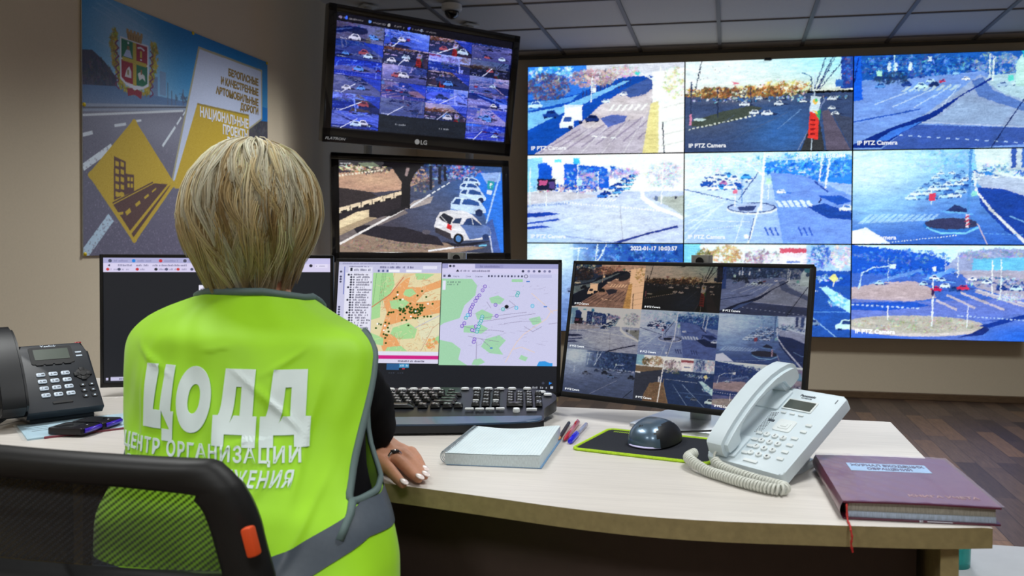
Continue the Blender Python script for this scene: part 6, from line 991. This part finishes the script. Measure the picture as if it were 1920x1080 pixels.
def vest_text(s, x0, x1, zb, cap, slope, bold):
    q = NB(); text(q, s, cap/.72, Matrix(), align='LEFT', bold=bold, sub=.006, extrude=.0003, shear=.12, spacing=1.3 if len(s) < 6 else 1.2)
    xs = [v.co.x for v in q.verts]; a0, a1 = min(xs), max(xs)
    for v in q.verts:
        x = x0+(v.co.x-a0)/(a1-a0)*(x1-x0); z = zb+v.co.y+slope*(x-x0); cx, cy, a, bb = ring(z); th = math.asin(max(-.985, min(.985, (x)/(a+.005)))); v.co = skin_pt(th, z, .0047+v.co.z)
    me = bpy.data.meshes.new('t'); q.to_mesh(me); q.free(); b.from_mesh(me); bpy.data.meshes.remove(me)
vest_text('ЦОДД', -.094, .130, .8735, .062, .0-.02, .085); vest_text('ЦЕНТР ОРГАНИЗАЦИИ', -.140, .118, .8375, .017, -.02, .022); vest_text('ДОРОЖНОГО ДВИЖЕНИЯ', -.135, .109, .8115, .017, -.02, .022)
obj('lettering', b, M_LETT, vest, False)
# hair
HP = np.array([(1.257, .0), (1.256, .022), (1.250, .041), (1.243, .055), (1.228, .070), (1.205, .086), (1.18, .0945), (1.149, .099), (1.125, .0965), (1.10, .089), (1.077, .078), (1.052, .067), (1.034, .060), (1.018, .056)])
HP[:, 0] -= .006*np.clip((HP[:, 0]-1.03)/.2, 0, 1); HP[:, 1] *= .94
_s = np.concatenate([[0], np.cumsum(np.hypot(np.diff(HP[:, 0]), np.diff(HP[:, 1])))]); _s /= _s[-1]
def hair_pt(ph, s, k=1.0):
    s = min(1, max(0, s)); z = float(np.interp(s, _s, HP[:, 0])); r_ = float(np.interp(s, _s, HP[:, 1]))*k
    c, sn = math.cos(ph), math.sin(ph)      # ph = 0 looks back towards -Y
    return Vector((-.697+r_*sn*.97, 1.128-r_*c*1.1+.012*(1-s)-.006, z+(k-1)*.12*(1-s)**2))-PO
def s_end(ph):
    a = abs((ph+math.pi) % (2*math.pi)-math.pi); return 1.0 if a < 1.5 else (1.0-.34*(a-1.5)/.8 if a < 2.3 else .66-.3*(a-2.3)/.84)
b = NB(); g = grid(b, lambda u, v: hair_pt(2*math.pi*u, v*s_end(2*math.pi*u)*.97, .93), 72, 30, closed=True); bmesh.ops.remove_doubles(b, verts=b.verts[:], dist=1e-5); hair = obj('hair', b, mat('hair_under', (186, 162, 116), .6, var=.25, scale=40, stretch=(30, 30, 3)), t, 'all')
def hair_mat():
    m = attr_mat('hair_strand', 0, .5, .35); N = m.node_tree.nodes; L = m.node_tree.links; p, a, out = N['Principled BSDF'], [n for n in N if n.type == 'ATTRIBUTE'][0], [n for n in N if n.type == 'OUTPUT_MATERIAL'][0]
    tr = N.new('ShaderNodeBsdfTranslucent'); mx = N.new('ShaderNodeMixShader'); mx.inputs[0].default_value = .18; L.new(a.outputs['Color'], tr.inputs['Color']); L.new(p.outputs[0], mx.inputs[1]); L.new(tr.outputs[0], mx.inputs[2]); L.new(mx.outputs[0], out.inputs['Surface']); return m
rs = random.Random(7); V, Fc, Cc = [], [], []
PALS = [(255, 248, 222), (254, 240, 202), (246, 227, 178), (228, 203, 150), (192, 163, 112), (255, 244, 210)]
def strand(pts, r0, c0, c1):
    n = len(pts); base = len(V); up = None
    for i, p in enumerate(pts):
        d = (pts[min(i+1, n-1)]-pts[max(i-1, 0)]).normalized(); x = d.cross(Vector((.3, -.9, .2))).normalized(); y = x.cross(d); r_ = r0*(1-.75*(i/(n-1))**2)
        k = i/(n-1); col = [c0[q]*(1-k)+c1[q]*k for q in range(3)]
        for a in (0, 2.094, 4.189): V.append(p+(x*math.cos(a)+y*math.sin(a))*r_); Cc.append(col)
    for i in range(n-1):
        for j in range(3): a, c = base+i*3+j, base+i*3+(j+1) % 3; Fc.append((a, c, c+3, a+3))
for q in range(640):
    ph = rs.uniform(-math.pi, math.pi) if rs.random() < .45 else rs.gauss(0, .95); lv = rs.random()**.8; s0 = .02+.62*lv; se = s_end(ph); ln = rs.uniform(.3, .5); s1 = min(se*rs.uniform(.95, 1.05), s0+ln)
    if s1-s0 < .1: s0 = max(.01, s1-.2)
    sw = rs.gauss(.0, .2)+(.30*math.exp(-((ph+.2)/.6)**2) if s0 > .15 else 0); kk = rs.uniform(.93, 1.07); wob = rs.uniform(-.1, .1); ci = min(5, int(abs(rs.gauss(0, 1.5)))) if s0 < .3 else rs.choice((1, 2, 2, 3, 3, 4, 0)); flick = rs.uniform(-.02, .075)
    for m_ in range(17):
        dp, ds = rs.gauss(0, .075), rs.gauss(0, .018); dk = rs.gauss(0, .012); pts = []
        n = 9
        for i in range(n):
            k = i/(n-1); cl = 1-.72*k; s = s0+(s1-s0)*k+ds*(1-.4*k)+rs.gauss(0, .002)
            r_ = max(.0, s); sp = min(1.6, .045/max(.02, float(np.interp(min(1, r_), _s, HP[:, 1]))))
            a = ph+sw*k*k+dp*cl*sp*1.3+wob*math.sin(k*5)
            p = hair_pt(a, s, kk+dk*cl+(.02*math.sin(k*3.1))+flick*k**3)
            if s > 1: p.z -= (s-1)*.25
            pts.append(p)
        f_ = rs.uniform(.86, 1.1); c0 = [v*f_ for v in PALS[ci]]; lo = .95-.2*max(0, (s1-.6)/.4); c1 = [v*f_*lo for v in PALS[min(5, ci)]]; strand(pts, rs.uniform(.0007, .00115), c0, c1)
for q in range(420):    # fine stray hairs round the outline
    ph = rs.uniform(-math.pi, math.pi); s0 = rs.uniform(.0, .75); s0 = min(s0, s_end(ph)-.1); k0 = rs.uniform(1.0, 1.03)
    strand([hair_pt(ph+rs.gauss(0, .02)+.1*k, s0+.16*k, k0+.05*k*k*rs.random()) for k in (0, .25, .5, .75, 1)], .00035, (226, 214, 186), (214, 198, 164))
me = bpy.data.meshes.new('hair_strands'); me.from_pydata(V, [], Fc); at = me.color_attributes.new('picture', 'FLOAT_COLOR', 'POINT'); c4 = np.ones((len(V), 4), np.float32); c4[:, :3] = lin(np.clip(np.array(Cc), 0, 255)); at.data.foreach_set('color', c4.ravel())
tag(link('strands', me, hair_mat(), hair, 'all'), kind='stuff')
# ------------------------------------------------------------------ office chair
M_CH = mat('chair_black', (11, 12, 14), .5, var=.1, bump=.05)
def mesh_mat():
    m = bpy.data.materials.new('chair_mesh'); m.use_nodes = True; N = m.node_tree.nodes; L = m.node_tree.links; b = N['Principled BSDF']; b.inputs['Base Color'].default_value = rgb(26, 27, 31); b.inputs['Roughness'].default_value = .8
    tc = N.new('ShaderNodeTexCoord'); mp = N.new('ShaderNodeMapping'); mp.inputs['Rotation'].default_value = (0, R(38), 0); L.new(tc.outputs['Object'], mp.inputs[0])
    w = N.new('ShaderNodeTexWave'); w.wave_type = 'BANDS'; w.bands_direction = 'Z'; w.inputs['Scale'].default_value = 56; w.inputs['Distortion'].default_value = 0; L.new(mp.outputs[0], w.inputs['Vector'])
    w2 = N.new('ShaderNodeTexWave'); w2.wave_type = 'BANDS'; w2.bands_direction = 'X'; w2.inputs['Scale'].default_value = 90; L.new(mp.outputs[0], w2.inputs['Vector'])
    mx = N.new('ShaderNodeMath'); mx.operation = 'MULTIPLY_ADD'; mx.inputs[1].default_value = .7; L.new(w.outputs['Fac'], mx.inputs[0]); s2 = N.new('ShaderNodeMath'); s2.operation = 'MULTIPLY'; s2.inputs[1].default_value = .3; L.new(w2.outputs['Fac'], s2.inputs[0]); L.new(s2.outputs[0], mx.inputs[2])
    rp = N.new('ShaderNodeMapRange'); rp.inputs['From Min'].default_value = .15; rp.inputs['From Max'].default_value = .85; rp.inputs['To Min'].default_value = .95; rp.inputs['To Max'].default_value = .56; L.new(mx.outputs[0], rp.inputs[0]); L.new(rp.outputs[0], b.inputs['Alpha']); return m
CO = Vector((-.752, .777, 0))
t = thing('office_chair', 'black mesh-backed office chair with an orange tag, close to the camera', 'chair', CO)
def chair_y(x, z): return -.10*(x/.28)**2*0+.03*(x/.26)**2+.12*max(0, .72-z)*0-.04*max(0, z-.8)
outer = [(-.19, .885), (.185, .874), (.224, .868), (.246, .842), (.260, .81), (.268, .775), (.279, .73), (.29, .66), (.283, .58), (.25, .545), (-.26, .545), (-.3, .58), (-.31, .66), (-.3, .73), (-.285, .79), (-.262, .845), (-.235, .876)]
inner = [(-.18, .848), (.165, .838), (.19, .832), (.203, .82), (.212, .795), (.22, .765), (.222, .752), (.21, .748), (.1, .754), (-.2, .757), (-.225, .76), (-.232, .775), (-.228, .8), (-.215, .83)]
inner = [inner[0]]+inner[1:]
def resample(P, n):
    P = [Vector((x, z, 0)) for x, z in P]; P.append(P[0]); L_ = [0]
    for a, c in zip(P, P[1:]): L_.append(L_[-1]+(c-a).length)
    out = []; i = 0
    for k in range(n):
        s = L_[-1]*k/n
        while L_[i+1] < s: i += 1
        out.append(P[i].lerp(P[i+1], (s-L_[i])/(L_[i+1]-L_[i])))
    return out
def polar(P, n, c=(-.01, .80)):
    """points of outline P met by n rays from c"""
    out = []
    for k in range(n):
        a = 2*math.pi*k/n; dx, dz = math.cos(a), math.sin(a); best = None
        for (x0, z0), (x1, z1) in zip(P, P[1:]+P[:1]):
            ex, ez = x1-x0, z1-z0; den = dx*ez-dz*ex
            if abs(den) < 1e-9: continue
            s = ((x0-c[0])*ez-(z0-c[1])*ex)/den; u = ((x0-c[0])*dz-(z0-c[1])*dx)/den
            if s > 0 and -1e-9 <= u <= 1+1e-9 and (best is None or s > best): best = s
        out.append((c[0]+dx*best, c[1]+dz*best))
    return out
so = [(p.x, p.y) for p in smooth_path([(x, z, 0) for x, z in outer], 4, True)]; si = [(p.x, p.y) for p in smooth_path([(x, z, 0) for x, z in inner], 4, True)]
n = 260; O_, I_ = polar(so, n), polar(si, n); b = NB(); rr = []
for (ox, oz), (ix, iz) in zip(O_, I_):
    row = []
    for k, dy in ((0, .0), (.12, -.013), (.3, -.018), (.7, -.018), (.88, -.013), (1, 0), (.88, .013), (.5, .016), (.12, .013)):
        x, z = ox+(ix-ox)*k, oz+(iz-oz)*k; row.append(b.verts.new((x, chair_y(x, z)+dy, z)))
    rr.append(row)
for i in range(n):
    for j in range(9): b.faces.new((rr[i][j], rr[i][(j+1) % 9], rr[(i+1) % n][(j+1) % 9], rr[(i+1) % n][j]))
obj('back_frame', b, M_CH, t, 'all')
b = NB(); I2 = polar(si, 120); cc = b.verts.new((-.01, chair_y(0, .8)+.004, .80)); rings = [[b.verts.new((-.01+(x+.01)*k*1.02, chair_y(x*k, z)+.004, .80+(z-.80)*k*1.02)) for x, z in I2] for k in (.25, .5, .75, 1)]
for i in range(120):
    b.faces.new((cc, rings[0][i], rings[0][(i+1) % 120]))
    for q, w in zip(rings, rings[1:]): b.faces.new((q[i], w[i], w[(i+1) % 120], q[(i+1) % 120]))
obj('back_mesh', b, mesh_mat(), t, False)
b = NB(); box(b, (.269, .0, .794), (.012, .012, .031), .003, RY(R(0))); bmesh.ops.rotate(b, verts=b.verts[:], cent=(.269, 0, .794), matrix=Matrix.Rotation(R(-16), 3, 'Y')); obj('orange_tag', b, mat('orange_tag', (214, 74, 22), .6), t)
b = NB(); prism(b, rrect(.46, .40, .09), .38, .438, T(.06, .205, 0), bev=.025); obj('seat', b, mat('seat_fabric', (24, 25, 28), .9, bump=.2), t)
b = NB(); tube(b, smooth_path([(.03, .03, .56), (.05, .02, .46), (.06, .1, .365), (.06, .2, .363)], 6), .022, 10, flat=.6); obj('back_support', b, M_CH, t)
b = NB(); lathe(b, [(.028, .09), (.028, .25), (.02, .25), (.02, .388), (0, .388)], 20, T(.06, .21, 0)); obj('gas_column', b, M_MATTE, t)
b = NB()
for k in range(5): a = 2*math.pi*k/5+.3; tube(b, [(.06, .21, .095), (.06+.16*math.cos(a), .21+.16*math.sin(a), .085), (.06+.28*math.cos(a), .21+.28*math.sin(a), .065)], [.026, .02, .014], 8)
obj('star_base', b, M_CH, t)
for k in range(5): a = 2*math.pi*k/5+.3; b = NB(); lathe(b, [(0, -.012), (.025, -.012), (.025, .012), (0, .012)], 18, T(.06+.28*math.cos(a), .21+.28*math.sin(a), .0255) @ RZ(a) @ RX(R(90))); obj('caster', b, M_MATTE, t)
